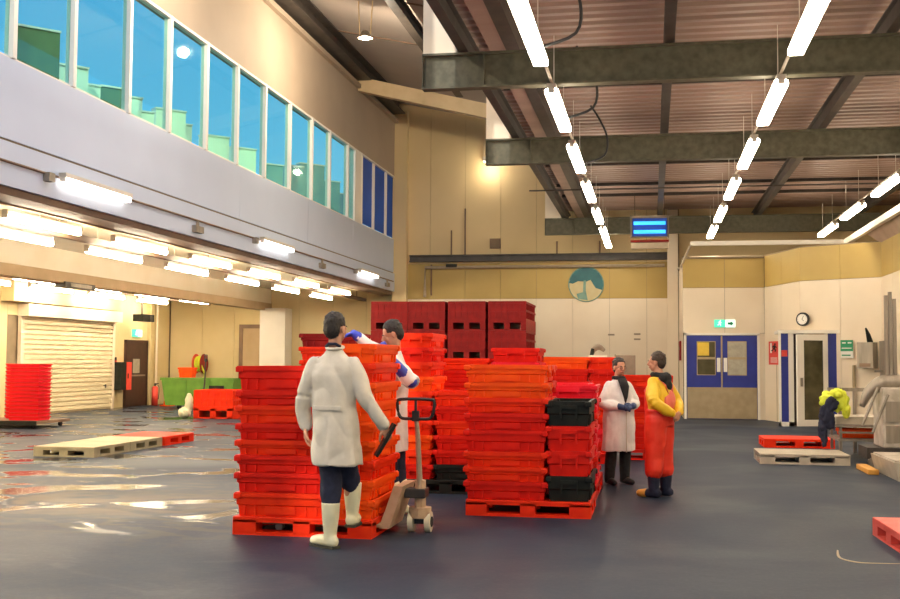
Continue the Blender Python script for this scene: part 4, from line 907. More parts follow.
# ================================================================ HAND TRUCKS
def pallet_truck(loc, rz, label, main='truck', grip='rubber', H=1.16):
    e = empty('pallet_truck', loc, rz); tag(e, label, 'pallet truck')
    # forks run along -x
    for s in (-1, 1):
        f = obj('fork', bx(-1.10, 0.0, s*0.19-0.075, s*0.19+0.075, 0.062, 0.098, bev=0.008), main, e)
        bm = BM(); disc(bm, (-0.95, s*0.19, 0.036), 0.034, 'y', 0.07, 14); obj('load_roller', bm, 'wheel', f)
    bm = BM()
    v = [bm.verts.new((x, y, z)) for y in (-0.26, 0.26) for x, z in ((-0.04, 0.055), (0.05, 0.055), (0.17, 0.42), (0.09, 0.42))]
    for q in ((0, 1, 2, 3), (7, 6, 5, 4), (0, 4, 5, 1), (1, 5, 6, 2), (2, 6, 7, 3), (3, 7, 4, 0)): bm.faces.new([v[i] for i in q])
    obj('heel_plate', bm, main, e)
    bm = BM(); tube(bm, [(0.27, 0, 0.12), (0.27, 0, 0.45)], 0.05, 12); disc(bm, (0.27, 0, 0.17), 0.10, 'z', 0.09, 16); obj('pump_cylinder', bm, main, e)
    obj('reservoir', bx(0.14, 0.33, -0.09, 0.09, 0.3, 0.38, bev=0.01), 'steel_dark', e)
    for s in (-1, 1):
        bm = BM(); disc(bm, (0.27+s*0.075, 0, 0.09), 0.09, 'x', 0.05, 22); wh = obj('steer_wheel', bm, 'wheel', e, smooth=False)
        bm = BM(); disc(bm, (0.27+s*0.102, 0, 0.09), 0.045, 'x', 0.015, 16); obj('hub', bm, 'rubber', wh)
    obj('axle', bx(0.2, 0.34, -0.02, 0.02, 0.07, 0.11), 'rubber', e)
    bm = BM(); tube(bm, [(0.27, -0.02, 0.38), (0.255, -0.06, 0.85), (0.245, -0.08, H-0.16)], [0.028, 0.022, 0.02], 10); obj('drawbar', bm, main if main != 'truck' else 'conduit', e)
    bm = BM(); p, r_ = smoothpath([(0.24-0.05, -0.08, H-0.17), (0.24-0.14, -0.08, H-0.155), (0.24-0.165, -0.08, H-0.03), (0.24-0.12, -0.08, H), (0.24+0.12, -0.08, H), (0.24+0.165, -0.08, H-0.03), (0.24+0.14, -0.08, H-0.155), (0.24+0.05, -0.08, H-0.17), (0.24-0.05, -0.08, H-0.17)], [0.014]*9); tube(bm, p, r_, 8); obj('handle_loop', bm, grip, e, smooth=True)
    bm = BM(); box(bm, 0.21, 0.27, -0.10, -0.06, H-0.19, H-0.1); box(bm, 0.23, 0.25, -0.09, -0.07, H-0.11, H-0.01); obj('release_lever', bm, grip, e)
    return e
pallet_truck((-2.30, 9.55, 0), 0.0, 'hand pallet truck with a black loop handle at the near left stack')
bpy.data.objects['pallet_truck'].location = (-2.28, 9.555, 0)
pallet_truck((-12.35, 29.2, 0), 2.2, 'dark pallet truck parked between green skip and lone bin', 'steel_dark', 'rubber', 1.62)

# ================================================================ RIGHT-HAND EQUIPMENT
e = empty('steel_bench', (2.87, 18.15, 0)); tag(e, 'stainless roller bench with stacked pale slabs at the right', 'bench')
for x in (0.02, 0.72):
    for y in (0.02, 0.9): obj('leg', bx(x, x+0.04, y, y+0.04, 0.1, 0.52), 'stainless', e)
obj('lower_shelf', bx(0, 0.8, 0, 0.96, 0.28, 0.32), 'stainless', e); obj('top_tray', bx(-0.03, 0.83, -0.02, 0.98, 0.50, 0.54), 'stainless', e)
obj('rail', bx(0.0, 0.8, 0, 0.02, 0.40, 0.43), 'stainless', e)
for x in (0.08, 0.7):
    bm = BM(); disc(bm, (x, 0.1, 0.055), 0.055, 'y', 0.03, 14); obj('castor', bm, 'rubber', e)
obj('pallet_board', bx(2.85, 3.62, 18.2, 19.0, 0.542, 0.66), 'grey_pallet'); tag(bpy.data.objects['pallet_board'], 'thick pale slab lying on the stainless bench', 'slab')
a = crate(2.93, 18.3, 0.322, 0.62, 0.4, 0.14, 'orange', 0, 'orange tray on the lower shelf of the stainless bench', None)
# back rail frame
e = empty('rail_stand', (3.02, 19.35, 0)); tag(e, 'grey metal rail stand behind the bench', 'stand')
for x in (0.05, 0.28, 0.60): obj('post', bx(x, x+0.05, 0, 0.05, 0, 1.03), 'stainless', e)
obj('top_rail', bx(-0.12, 0.75, -0.01, 0.06, 1.03, 1.09), 'stainless', e); obj('mid_rail', bx(-0.1, 0.7, 0, 0.04, 0.55, 0.6), 'stainless', e)
# draped hi-vis jacket
e = empty('hi_vis_jacket', (2.82, 18.12, 0.62)); tag(e, 'hi-vis yellow and navy jacket draped over the bench corner', 'jacket')
bm = BM()
for c, q in (((-0.10, 0.0, 0.36), (0.11, 0.09, 0.08)), ((0.04, 0, 0.40), (0.13, 0.10, 0.09)), ((0.12, 0, 0.28), (0.10, 0.08, 0.16)), ((0.17, 0, 0.14), (0.07, 0.07, 0.14)), ((-0.18, 0, 0.28), (0.06, 0.07, 0.08)), ((0.02, 0.02, 0.24), (0.10, 0.07, 0.14))): ball(bm, c, q)
remesh('yellow_shell', bm, 'hivis', e, 0.012, 2, 0.03, 14)
bm = BM()
for c, q in (((-0.06, -0.06, 0.24), (0.11, 0.07, 0.12)), ((-0.14, -0.06, 0.08), (0.12, 0.08, 0.16)), ((-0.20, -0.05, -0.12), (0.08, 0.07, 0.18)), ((-0.08, -0.05, -0.04), (0.08, 0.07, 0.12)), ((-0.17, -0.05, -0.30), (0.05, 0.05, 0.14))): ball(bm, c, q)
remesh('navy_lining', bm, 'navy', e, 0.012, 2, 0.025, 14)
# weighing machine with twin mast
e = empty('weigh_machine', (3.16, 16.75, 0)); tag(e, 'tall stainless machine with twin masts at the right edge', 'machine')
obj('cabinet', bx(0.12, 0.9, 0.1, 0.8, 0.28, 1.15, bev=0.02), 'stainless_white', e); obj('cabinet_panel', bx(0.16, 0.6, 0.08, 0.1, 0.35, 0.6), 'stainless', e)
obj('cabinet_panel', bx(0.16, 0.6, 0.08, 0.1, 0.65, 0.95), 'stainless', e)
bm = BM(); p, r_ = smoothpath([(-0.12, 0.35, 0.86), (-0.02, 0.35, 1.08), (0.2, 0.35, 1.22), (0.5, 0.35, 1.2)], [0.04, 0.09, 0.13, 0.14]); tube(bm, p, r_, 14, flat=0.9); obj('hood', bm, 'stainless', e, smooth=True)
for i, (x, h_) in enumerate(((0.21, 2.5), (0.265, 2.55), (0.325, 2.45))):
    obj('mast', bx(x, x+0.045, 0.3, 0.36, 1.1, h_), 'stainless', e)
for z0, z1, x0 in ((0.6, 1.15, -0.16), (0.5, 1.05, -0.02)):
    bm = BM(); tube(bm, [(x0, 0.1, z0), (x0+0.22, 0.1, z1)], 0.02, 8); obj('strut', bm, 'stainless', e)
obj('base_frame', bx(-0.1, 0.9, 0.1, 0.8, 0.12, 0.28), 'steel_dark', e)
for x in (-0.02, 0.16):
    bm = BM(); disc(bm, (x, 0.12, 0.075), 0.07, 'y', 0.05, 16); obj('wheel', bm, 'stainless', e)
e = empty('floor_scale', (3.02, 14.9, 0)); tag(e, 'pale low floor scale box at the right edge', 'scale')
bm = BM()
v = [bm.verts.new((x, y, z)) for y in (0, 1.5) for x, z in ((0.06, 0), (0.9, 0), (0.9, 0.24), (0.0, 0.24), )]
for q in ((0, 1, 2, 3), (7, 6, 5, 4), (0, 4, 5, 1), (1, 5, 6, 2), (2, 6, 7, 3), (3, 7, 4, 0)): bm.faces.new([v[i] for i in q])
obj('scale_body', bm, 'grey_pallet', e); obj('platform', bx(0.03, 0.9, 0.05, 1.45, 0.24, 0.26), 'stainless_white', e)
e = obj('wheel_chock', bx(2.86, 3.0, 15.7, 16.6, 0.0, 0.07, bev=0.01), 'tan_boot'); tag(e, 'yellow-orange bar on the floor beside the pale scale', 'chock')
# wall dispensers
an = math.atan2(-1.15, 1.67)
e = empty('towel_dispenser', (4.78, 26.83, 1.38), an); tag(e, 'square stainless dispenser on the wall right of the first aid sign', 'dispenser')
obj('casing', bx(0, 0.38, -0.25, 0, 0, 0.6, bev=0.01), 'stainless', e); obj('slot', bx(0.06, 0.32, -0.26, -0.25, 0.04, 0.12), 'brown', e)
e = empty('wash_panel', (5.17, 25.6, 0.9), PI/2); tag(e, 'tall stainless splash panel on the right wall', 'panel')
obj('casing', bx(-0.2, 0.6, 0, 0.12, 0, 1.1), 'stainless', e); obj('tap', bx(0.2, 0.25, 0.12, 0.3, 0.4, 0.45), 'stainless', e)
bm = BM(); tube(bm, [(4.92, 26.55, 1.98), (4.87, 26.5, 2.15), (4.8, 26.4, 2.3)], [0.07, 0.05, 0.02], 8); a = obj('spray_bottle', bm, 'black'); tag(a, 'dark bottle leaning on top of the stainless dispenser', 'bottle')
for x, y, nm in ((3.16, 29.2, 'left'), (4.62, 26.92, 'right')):
    bm = BM(); tube(bm, [(x, y, 0.0), (x, y, 1.45)], 0.035, 8); a = obj('guard_post', bm, 'kick'); tag(a, 'thin upright post at the %s side of the white lobby' % nm, 'post')
# things at the far crates
e = empty('crate_lid', (-1.1, 20.5, 1.60)); tag(e, 'grey-brown object with black edge lying on the far crates', 'lid')
bm = BM(); p, r_ = smoothpath([(0, 0, 0), (0.04, 0, 0.12), (0.14, 0, 0.17), (0.24, 0, 0.1)], [0.03, 0.05, 0.06, 0.03]); tube(bm, p, r_, 10); obj('hood', bm, 'ply', e, smooth=True)
bm = BM(); tube(bm, [(0.0, -0.03, 0.0), (0.03, -0.03, 0.14)], 0.035, 8); obj('edge', bm, 'black', e); obj('base', bx(-0.05, 0.28, -0.1, 0.1, -0.03, 0.02), 'office_pale', e)
stack(-1.55, 20.3, 0.0, 0.80, 0.5, [0.174]*9, ['red'], False, 'of the last column under the grey-brown lid', 'crates in the farthest row')
e = obj('upright_board', bx(-0.66, -0.30, 20.6, 20.66, 0.0, 1.62), 'ply'); tag(e, 'grey-brown board standing behind the woman in the white coat', 'board')
obj('board_edge', bx(-0.68, -0.66, 20.58, 20.68, 0, 1.64), 'kick', e)

# floor marks
bm = BM(); pts = [(1.46, 9.35), (1.42, 9.0), (1.5, 8.83), (1.62, 8.80), (1.95, 8.84)]
p, r_ = smoothpath([(x, y, 0.0) for x, y in pts], [0.006, 0.012, 0.016, 0.012, 0.006]); tube(bm, p, r_, 6, flat=0.3); a = obj('rope_scrap', bm, 'kick', smooth=True); tag(a, 'pale curved scrap of cord on the floor near the worn red pallet', 'cord')

# ================================================================ PEOPLE
def hand(bm, wrist, d, nrm, side, curl=0.5, s=1.0, r=0.0085):
    """palm + four fingers + thumb. d: direction, nrm: palm normal (fingers curl toward it)"""
    w_ = Vector(wrist); d = Vector(d).normalized(); nrm = Vector(nrm); nrm = (nrm-d*nrm.dot(d)).normalized(); a = d.cross(nrm)*side
    tube(bm, [w_, w_+d*0.03*s, w_+d*0.09*s], [0.024*s, 0.034*s, 0.038*s], 12, True, 0.42, up=nrm)
    rb = Matrix((a, d, nrm)).transposed()
    ball(bm, w_+d*0.05*s, (0.038*s, 0.05*s, 0.016*s), 12, 8, rb)
    for i, (off, L) in enumerate(((-0.029, 0.072), (-0.010, 0.080), (0.009, 0.075), (0.027, 0.058))):
        p0 = w_+d*0.085*s+a*off*s; L *= s; dd = d.copy(); pts = [p0-d*0.02*s, p0]
        ang = 0
        for seg_, fr in enumerate((0.45, 0.30, 0.25)):
            ang += curl*(0.8+0.12*i)
            dd = d*math.cos(ang)+nrm*math.sin(ang); pts.append(pts[-1]+dd*L*fr)
        tube(bm, pts, [r*s*1.15, r*s*1.12, r*s*1.05, r*s*0.98, r*s*0.8], 8)
        ball(bm, pts[-1], r*s*0.8, 8, 6)
    t0 = w_+d*0.025*s-a*0.028*s; t1 = t0+(d*0.6-a*0.7+nrm*0.25).normalized()*0.035*s; t2 = t1+(d*0.9-a*0.25+nrm*0.4).normalized()*0.03*s; t3 = t2+(d+nrm*0.5).normalized()*0.022*s
    tube(bm, [t0, t1, t2, t3], [0.014*s, 0.0115*s, 0.0105*s, 0.008*s], 8); ball(bm, t3, 0.008*s, 8, 6)
def head(bm, c, R):
    """c: head centre, R: 3x3 head orientation (x right, y forward, z up)"""
    def P(x, y, z): return c+R @ Vector((x, y, z))
    ball(bm, P(0, -0.015, 0.03), (0.076, 0.096, 0.088), 20, 14, R)       # cranium
    ball(bm, P(0, 0.018, -0.045), (0.058, 0.066, 0.072), 16, 12, R)      # jaw
    ball(bm, P(0, 0.045, -0.088), (0.028, 0.026, 0.022), 12, 8, R)       # chin
    ball(bm, P(0, 0.078, 0.0), (0.05, 0.016, 0.035), 12, 8, R)           # brow and cheeks
    ball(bm, P(0.034, 0.062, -0.03), (0.022, 0.018, 0.022), 10, 8, R); ball(bm, P(-0.034, 0.062, -0.03), (0.022, 0.018, 0.022), 10, 8, R)
    tube(bm, [P(0, 0.086, 0.012), P(0, 0.102, -0.018), P(0, 0.106, -0.032)], [0.009, 0.013, 0.016], 8); ball(bm, P(0, 0.094, -0.036), (0.019, 0.014, 0.009), 10, 6, R)
    ball(bm, P(0, 0.082, -0.062), (0.024, 0.010, 0.010), 10, 6, R)
    for s in (-1, 1):
        ball(bm, P(s*0.079, -0.008, -0.012), (0.010, 0.020, 0.034), 10, 8, R)
    return P
def face(parent, P, R):
    for s in (-1, 1):
        bm = BM(); ball(bm, P(s*0.030, 0.082, -0.004), (0.012, 0.007, 0.007), 10, 8, R); obj('eye', bm, 'eye', parent, smooth=True)
        bm = BM(); tube(bm, [P(s*0.014, 0.093, 0.018), P(s*0.032, 0.093, 0.023), P(s*0.05, 0.080, 0.016)], [0.004, 0.005, 0.003], 6); obj('eyebrow', bm, 'hair', parent)
    bm = BM(); tube(bm, [P(-0.022, 0.086, -0.064), P(0, 0.093, -0.061), P(0.022, 0.086, -0.064)], [0.003, 0.006, 0.003], 6); obj('lips', bm, 'lip', parent, smooth=True)
def hair_short(parent, P, R, mk, back=0.0, top=0.0):
    bm = BM(); n0 = 22
    ball(bm, P(0, -0.022, 0.042), (0.084, 0.100, 0.090+top), 24, 16, R)
    ball(bm, P(0, -0.055, 0.0), (0.076, 0.066, 0.075+back), 20, 12, R)
    for i in range(26):
        a_ = random.uniform(0, 2*PI); b_ = random.uniform(0.2, 1.3)
        ball(bm, P(0.075*math.cos(a_)*math.sin(b_), -0.028+0.09*math.sin(a_)*math.sin(b_), 0.045+0.084*math.cos(b_)), 0.017, 8, 6)
    # remove what would fall over the face
    for v in bm.verts:
        l = R.transposed() @ (v.co-P(0, 0, 0))
        if l.y > 0.052 and l.z < 0.075: v.co = P(l.x*0.8, 0.03, max(l.z, 0.03))
        elif l.y > -0.03 and l.z < 0.02 and abs(l.x) > 0.05: v.co = P(l.x*0.7, -0.04, max(l.z, 0.0))
    return remesh('hair', bm, mk, parent, 0.007, 2, 0.004, 60)
def RZ(a): return Matrix.Rotation(a, 3, 'Z')
def body_mesh(e, hc, R, shoulders, elbows, wrists, hips, knees, ankles, neck0, hands, voxel=0.006, slim=0.8):
    bm = BM(); P = head(bm, Vector(hc), R)
    n0 = Vector(neck0); limb(bm, [n0-Vector((0, 0, 0.04)), n0, P(0, -0.015, -0.06)], [0.062, 0.055, 0.052], 14)
    mid_h = (Vector(hips[0])+Vector(hips[1]))/2; ch = (Vector(shoulders[0])+Vector(shoulders[1]))/2
    p, r_ = smoothpath([mid_h, mid_h.lerp(ch, 0.35), mid_h.lerp(ch, 0.75), ch], [0.13*slim, 0.115*slim, 0.14*slim, 0.10*slim]); tube(bm, p, r_, 18, True, 0.8)
    for s in (0, 1):
        limb(bm, [ch.lerp(Vector(shoulders[s]), 0.35), shoulders[s], Vector(shoulders[s]).lerp(Vector(elbows[s]), 0.5), elbows[s], Vector(elbows[s]).lerp(Vector(wrists[s]), 0.4), wrists[s]], [0.045, 0.045, 0.04, 0.034, 0.036, 0.024], 12)
        limb(bm, [hips[s], Vector(hips[s]).lerp(Vector(knees[s]), 0.5), knees[s], Vector(knees[s]).lerp(Vector(ankles[s]), 0.4), ankles[s]], [0.075*slim+0.01, 0.065, 0.048, 0.046, 0.034], 12)
        ball(bm, Vector(ankles[s])+Vector((0, 0, -0.02)), (0.04, 0.05, 0.03))
        hd = hands[s]
        if hd: hand(bm, wrists[s], *hd)
    remesh('body', bm, 'skin', e, voxel, 1)
    return P
def trouser_leg(bm, hip, knee, ankle, r0=0.10, r1=0.075, r2=0.062):
    limb(bm, [hip, Vector(hip).lerp(Vector(knee), 0.5), knee, Vector(knee).lerp(Vector(ankle), 0.5), ankle], [r0, r0*0.92, r1, r1*0.98, r2], 14)

# --- 1: man in a long white coat, seen from behind
e = empty('person', (-2.53, 8.62, 0), -0.12); tag(e, 'person in a long white coat and cream boots, back turned, holding a black tablet', 'person')
R = RZ(-0.25)
sh = [(-0.165, 0, 1.475), (0.165, 0.0, 1.475)]; el = [(-0.265, -0.02, 1.19), (0.275, 0.0, 1.20)]; wr = [(-0.265, 0.03, 0.96), (0.40, 0.08, 0.97)]
hp = [(-0.08, 0, 0.98), (0.08, 0, 0.98)]; kn = [(-0.02, 0.0, 0.53), (0.065, 0.14, 0.58)]; an_ = [(0.0, -0.05, 0.10), (0.085, 0.20, 0.24)]
P = body_mesh(e, (0.0, 0.02, 1.755), R, sh, el, wr, hp, kn, an_, (0, 0, 1.56), [((0, 0.15, -1), (0.9, 0.2, 0), -1, 0.35, 1.1), ((0.3, 0.3, -0.9), (-0.8, 0.5, 0), 1, 0.6, 1.1)], slim=0.7)
face(e, P, R); hair_short(e, P, R, 'hair', 0.012, 0.01)
bm = BM()
loft(bm, [(0.03, 0, 0.66, 0.205, 0.165, 0, 0.045), (0.025, 0, 0.80, 0.205, 0.165, 0, 0.03), (0.01, 0, 0.98, 0.195, 0.155, 0, 0.015), (0, 0, 1.12, 0.185, 0.135), (0, 0, 1.25, 0.195, 0.13), (0, 0, 1.38, 0.205, 0.125), (0, 0, 1.45, 0.195, 0.11), (0, 0, 1.505, 0.15, 0.09), (0, 0.0, 1.55, 0.095, 0.075), (0, 0.0, 1.60, 0.066, 0.064)])
for s in (0, 1):
    limb(bm, [sh[s], Vector(sh[s]).lerp(Vector(el[s]), 0.5), el[s], Vector(el[s]).lerp(Vector(wr[s]), 0.95)], [0.062, 0.072, 0.066, 0.056], 14)
remesh('coat', bm, 'coat', e, 0.010, 4, 0.018, 6)
bm = BM(); p = [(0.068*math.cos(t), 0.0+0.066*math.sin(t), 1.60+0.012*math.sin(t)) for t in [2*PI*i/20 for i in range(21)]]; tube(bm, p, 0.013, 8, False, 1.0); obj('collar', bm, 'coat', e, smooth=True)
bm = BM(); box(bm, -0.12, 0.12, -0.148, -0.138, 1.10, 1.135, bev=0.003); obj('half_belt', bm, 'coat', e)
bm = BM(); tube(bm, [(-0.07, -0.02, 1.61), (-0.03, -0.062, 1.63), (0.03, -0.062, 1.63), (0.06, -0.03, 1.61)], 0.012, 8); obj('shirt_collar', bm, 'navy', e, smooth=True)
bm = BM(); ball(bm, (0, 0, 0.92), (0.15, 0.12, 0.1))
for s in (0, 1): trouser_leg(bm, hp[s], kn[s], Vector(an_[s])+Vector((0, 0, 0.2)), 0.10, 0.090, 0.062)
remesh('trousers', bm, 'navy', e, 0.011, 2, 0.008, 10)
for s in (0, 1):
    a0 = Vector(an_[s]); z0 = a0.z-0.10
    yaw = (1.15 if s == 0 else 0.1); fl = 0.19 if s == 0 else 0.12
    f = Vector((-math.sin(yaw), math.cos(yaw), 0))
    bm = BM(); loft(bm, [(a0.x, a0.y, z0+0.03, 0.05, 0.055), (a0.x, a0.y, z0+0.12, 0.052, 0.058), (a0.x, a0.y, z0+0.24, 0.068, 0.072), (a0.x, a0.y, z0+0.36, 0.076, 0.078)], 20)
    limb(bm, [Vector((a0.x, a0.y, z0+0.055))-f*0.03, Vector((a0.x, a0.y, z0+0.055))+f*0.1, Vector((a0.x, a0.y, z0+0.045))+f*fl], [0.05, 0.048, 0.038], 12)
    bt = remesh('boot', bm, 'boot', e, 0.009, 2)
    bm = BM(); c0 = Vector((a0.x, a0.y, z0)); pr = [(-0.075, 0.042), (0.0, 0.05), (0.12, 0.05), (fl+0.03, 0.03), (fl+0.03, -0.03), (0.12, -0.05), (0, -0.05), (-0.075, -0.042)]
    sd = Vector((-f.y, f.x, 0)); lo = [bm.verts.new(c0+f*q[0]+sd*q[1]) for q in pr]; hi = [bm.verts.new(c0+f*q[0]+sd*q[1]+Vector((0, 0, 0.022))) for q in pr]
    bm.faces.new(lo[::-1]); bm.faces.new(hi)
    for i in range(8): bm.faces.new((lo[i], lo[(i+1) % 8], hi[(i+1) % 8], hi[i]))
    obj('boot_sole', bm, 'sole', bt)
# tablet held
t = empty('tablet', (-2.12, 8.68, 0.86)); tag(t, 'black tablet in the right hand of the person in the long white coat', 'tablet')
tt = obj('case', bx(-0.012, 0.012, -0.08, 0.08, -0.15, 0.15, bev=0.006), 'black', t); obj('screen', bx(0.012, 0.014, -0.085, 0.085, -0.12, 0.12), 'rubber', t)
t.rotation_euler = (0.0, 0.52, 0.35)

# --- 2: worker in white coat and blue gauntlets behind the near left stack
e = empty('person', (-2.49, 10.5, 0), 0); tag(e, 'person with black hair and blue gauntlets reaching over the near left stack', 'person')
R = Matrix.Rotation(1.85, 3, 'Z') @ Matrix.Rotation(-0.35, 3, 'X')
sh = [(0.03, -0.15, 1.50), (0.0, 0.15, 1.53)]; el = [(0.25, -0.26, 1.29), (-0.22, 0.08, 1.62)]; wr = [(0.03, -0.32, 1.53), (-0.38, -0.08, 1.76)]
hp = [(0.03, -0.09, 0.95), (0.03, 0.09, 0.95)]; kn = [(0.0, -0.10, 0.5), (0.03, 0.1, 0.5)]; an_ = [(0.03, -0.10, 0.10), (0.06, 0.1, 0.10)]
P = body_mesh(e, (-0.01, -0.02, 1.755), R, sh, el, wr, hp, kn, an_, (0.01, 0, 1.58), [None, None], slim=0.7)
face(e, P, R); hair_short(e, P, R, 'hair', 0.01, 0.012)
bm = BM(); loft(bm, [(0.03, 0, 0.62, 0.12, 0.20, 0, 0.03), (0.03, 0, 0.95, 0.115, 0.19, 0, 0.015), (0.03, 0, 1.15, 0.11, 0.17), (0.03, 0, 1.35, 0.115, 0.18), (0.02, 0, 1.47, 0.10, 0.165), (0.015, 0, 1.54, 0.075, 0.11), (0.01, 0, 1.60, 0.062, 0.066)])
limb(bm, [sh[0], Vector(sh[0]).lerp(Vector(el[0]), 0.5), el[0], Vector(el[0]).lerp(Vector(wr[0]), 0.25)], [0.062, 0.074, 0.075, 0.066], 12)
limb(bm, [sh[1], Vector(sh[1]).lerp(Vector(el[1]), 0.5), el[1], Vector(el[1]).lerp(Vector(wr[1]), 0.8)], [0.06, 0.068, 0.062, 0.05], 12)
remesh('coat', bm, 'coat_w', e, 0.011, 3, 0.01, 8)
bm = BM(); limb(bm, [Vector(el[0]).lerp(Vector(wr[0]), 0.05), Vector(el[0]).lerp(Vector(wr[0]), 0.6), wr[0]], [0.062, 0.055, 0.04], 12); hand(bm, wr[0], (-0.5, 0.15, 0.85), (-0.3, 0.9, 0), 1, 0.35, 1.15, 0.0105); remesh('glove', bm, 'glove_blue', e, 0.007, 1)
bm = BM(); limb(bm, [Vector(el[1]).lerp(Vector(wr[1]), 0.8), wr[1]], [0.05, 0.04], 12); hand(bm, wr[1], (-0.9, -0.35, -0.25), (0, -0.3, -0.9), -1, 0.4, 1.15, 0.0105); remesh('glove', bm, 'glove_blue', e, 0.007, 1)
bm = BM(); ball(bm, (0.02, 0, 0.92), (0.1, 0.15, 0.1))
for s in (0, 1): trouser_leg(bm, hp[s], kn[s], an_[s], 0.09, 0.08, 0.07)
remesh('trousers', bm, 'navy', e, 0.012, 2)
for s in (0, 1):
    a0 = Vector(an_[s]); bm = BM(); limb(bm, [(a0.x, a0.y, 0.3), (a0.x, a0.y, 0.1)], [0.075, 0.055], 12); limb(bm, [(a0.x+0.05, a0.y, 0.05), (a0.x-0.17, a0.y, 0.045)], [0.05, 0.042], 12); remesh('boot', bm, 'boot', e, 0.012, 1)

# --- 3: woman in white coat, facing the viewer
e = empty('person', (-0.41, 13.75, 0), PI+0.62); tag(e, 'person in a bright white coat with a black scarf and navy gloves, facing us', 'person')
e.scale = (0.895, 0.895, 0.895)
R = RZ(-0.05) @ Matrix.Rotation(-0.05, 3, 'X')
sh = [(-0.145, 0, 1.355), (0.145, 0, 1.355)]; el = [(-0.255, 0.02, 1.11), (0.255, 0.02, 1.11)]; wr = [(-0.08, 0.235, 1.07), (0.08, 0.235, 1.06)]
hp = [(-0.09, 0, 0.9), (0.09, 0, 0.9)]; kn = [(-0.10, 0.02, 0.5), (0.11, 0.0, 0.5)]; an_ = [(-0.10, 0.0, 0.09), (0.13, -0.03, 0.09)]
P = body_mesh(e, (0, 0.03, 1.60), R, sh, el, wr, hp, kn, an_, (0, 0, 1.43), [None, None])
face(e, P, R)
h_ = hair_short(e, P, R, 'hair', 0.01, 0.0)
bm = BM(); ball(bm, P(0, -0.085, 0.075), (0.05, 0.05, 0.045)); remesh('hair_bun', bm, 'hair', e, 0.007, 1, 0.004, 60)
bm = BM(); 
for s in (-1, 1):
    p = [P(s*0.03+0.018*math.cos(t), 0.098, -0.004+0.015*math.sin(t)) for t in [2*PI*i/14 for i in range(15)]]; tube(bm, p, 0.002, 5, False)
    tube(bm, [P(s*0.048, 0.097, 0), P(s*0.078, 0.02, 0.002)], 0.002, 5)
obj('spectacles', bm, 'rubber', e)
bm = BM(); loft(bm, [(0, 0, 0.46, 0.245, 0.18, 0, 0.035), (0, 0.01, 0.62, 0.238, 0.18, 0, 0.02), (0, 0.01, 0.9, 0.235, 0.18, 0, 0.01), (0, 0.01, 1.1, 0.225, 0.165), (0, 0.01, 1.22, 0.21, 0.155), (0, 0, 1.32, 0.185, 0.12), (0, 0, 1.38, 0.14, 0.09), (0, 0, 1.45, 0.066, 0.062)])
for s in (0, 1): limb(bm, [sh[s], Vector(sh[s]).lerp(Vector(el[s]), 0.5), el[s], Vector(el[s]).lerp(Vector(wr[s]), 0.62)], [0.062, 0.078, 0.078, 0.064], 14)
remesh('coat', bm, 'coat_w', e, 0.011, 3, 0.010, 8)
bm = BM(); tube(bm, [(0, 0.175, 1.12), (0, 0.178, 1.2), (0, 0.155, 1.34), (0, 0.09, 1.44)], [0.01, 0.035, 0.075, 0.075], 10, True, 0.35, up=Vector((0, 1, 0))); p = [(0.07*math.cos(t), 0.01+0.07*math.sin(t), 1.455) for t in [2*PI*i/18 for i in range(19)]]; tube(bm, p, 0.028, 8, False); obj('scarf', bm, 'blackcloth', e, smooth=True)
bm = BM(); box(bm, -0.004, 0.004, 0.188, 0.2, 0.45, 1.1); obj('coat_opening', bm, 'coat', e)
for s in (0, 1):
    bm = BM(); limb(bm, [Vector(el[s]).lerp(Vector(wr[s]), 0.5), wr[s]], [0.052, 0.04], 12)
    hand(bm, wr[s], ((1 if s == 0 else -1), 0.15, -0.15), (0, -0.9, -0.3), (1 if s == 0 else -1), 0.55, 1.05, 0.0105); remesh('glove', bm, 'glove', e, 0.007, 1)
bm = BM(); ball(bm, (0, 0, 0.85), (0.14, 0.11, 0.1))
for s in (0, 1): trouser_leg(bm, hp[s], kn[s], an_[s], 0.09, 0.08, 0.07)
remesh('trousers', bm, 'blackcloth', e, 0.012, 2, 0.005, 10)
for s in (0, 1):
    a0 = Vector(an_[s]); bm = BM(); limb(bm, [(a0.x, a0.y-0.04, 0.055), (a0.x*1.05, a0.y+0.08, 0.05), (a0.x*1.15, a0.y+0.16, 0.04)], [0.05, 0.048, 0.038], 12); remesh('shoe', bm, 'rubber', e, 0.01, 1)

# --- 4: man in yellow jacket and red oilskin trousers, hands behind his back
e = empty('person', (0.08, 12.58, 0), 1.05); tag(e, 'person in a yellow jacket and red oilskins, hands clasped behind the back', 'person')
e.scale = (0.915, 0.915, 0.915)
R = RZ(0.25)
sh = [(-0.16, 0, 1.40), (0.16, 0, 1.40)]; el = [(-0.27, -0.09, 1.15), (0.27, -0.09, 1.15)]; wr = [(-0.07, -0.235, 1.01), (0.07, -0.235, 1.02)]
hp = [(-0.09, 0, 0.92), (0.09, 0, 0.92)]; kn = [(-0.10, 0.02, 0.5), (0.10, 0.0, 0.5)]; an_ = [(-0.11, 0.02, 0.10), (0.11, -0.02, 0.10)]
P = body_mesh(e, (0, 0.04, 1.635), R, sh, el, wr, hp, kn, an_, (0, 0, 1.47), [((0.9, -0.1, -0.3), (0, 1, 0.1), 1, 0.4, 1.05), ((-0.9, -0.25, -0.2), (0, 1, -0.1), -1, 0.4, 1.05)])
face(e, P, R); hair_short(e, P, R, 'hair_brown', 0.008, 0.008)
bm = BM(); loft(bm, [(0, 0, 0.96, 0.18, 0.14), (0, 0, 1.1, 0.185, 0.145), (0, 0, 1.25, 0.205, 0.15), (0, 0, 1.35, 0.19, 0.13), (0, 0, 1.41, 0.15, 0.1), (0, 0, 1.48, 0.075, 0.07)])
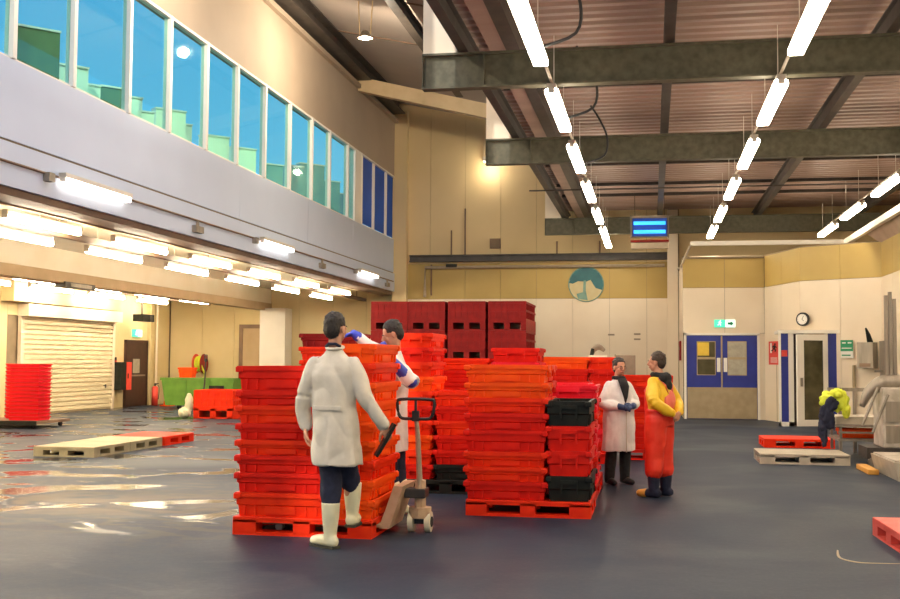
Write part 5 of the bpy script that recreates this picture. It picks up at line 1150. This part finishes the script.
for s in (0, 1): limb(bm, [sh[s], Vector(sh[s]).lerp(Vector(el[s]), 0.5), el[s], Vector(el[s]).lerp(Vector(wr[s]), 0.85)], [0.064, 0.076, 0.074, 0.058], 14)
remesh('jacket', bm, 'yellow_jacket', e, 0.011, 3, 0.010, 9)
bm = BM(); ball(bm, (0, -0.085, 1.44), (0.125, 0.065, 0.075)); ball(bm, (0, -0.115, 1.36), (0.075, 0.05, 0.075)); p = [(0.085*math.cos(t), 0.085*math.sin(t), 1.485) for t in [2*PI*i/18 for i in range(19)]]; tube(bm, p, 0.032, 8, False); remesh('hood', bm, 'blackcloth', e, 0.01, 2, 0.006, 14)
bm = BM(); loft(bm, [(0, 0.0, 0.86, 0.18, 0.165), (0, 0, 0.96, 0.20, 0.175), (0, 0, 1.06, 0.195, 0.165)])
for s in (0, 1): limb(bm, [hp[s], Vector(hp[s]).lerp(Vector(kn[s]), 0.5), kn[s], Vector(kn[s]).lerp(Vector(an_[s]), 0.45)], [0.14, 0.132, 0.115, 0.112], 14)
loft(bm, [(0, 0.065, 1.05, 0.16, 0.115), (0, 0.065, 1.30, 0.13, 0.11)])
remesh('bib_trousers', bm, 'bib', e, 0.011, 3, 0.008, 8)
bm = BM(); ball(bm, (0.02, -0.130, 1.17), (0.125, 0.045, 0.13)); obj('back_patch', bm, 'patch', e, smooth=True)
for s in (-1, 1):
    bm = BM(); tube(bm, [(s*0.05, -0.14, 1.26), (s*0.08, -0.13, 1.36), (s*0.10, -0.05, 1.435), (s*0.1, 0.06, 1.41), (s*0.08, 0.155, 1.28)], 0.02, 8, True, 0.4); obj('strap', bm, 'patch', e, smooth=True)
for s in (0, 1):
    a0 = Vector(an_[s]); bm = BM(); limb(bm, [(a0.x, a0.y, 0.34), (a0.x, a0.y, 0.2), (a0.x, a0.y, 0.08)], [0.085, 0.075, 0.06], 12); limb(bm, [(a0.x, a0.y-0.05, 0.055), (a0.x*1.1, a0.y+0.1, 0.05)], [0.052, 0.05], 12); bt = remesh('boot', bm, 'navy', e, 0.011, 1)
    bm = BM(); limb(bm, [(a0.x*1.1, a0.y+0.11, 0.05), (a0.x*1.2, a0.y+0.18, 0.045)], [0.053, 0.044], 12); obj('toe_cap', bm, 'tan_boot' if s == 0 else 'navy', bt, smooth=True)
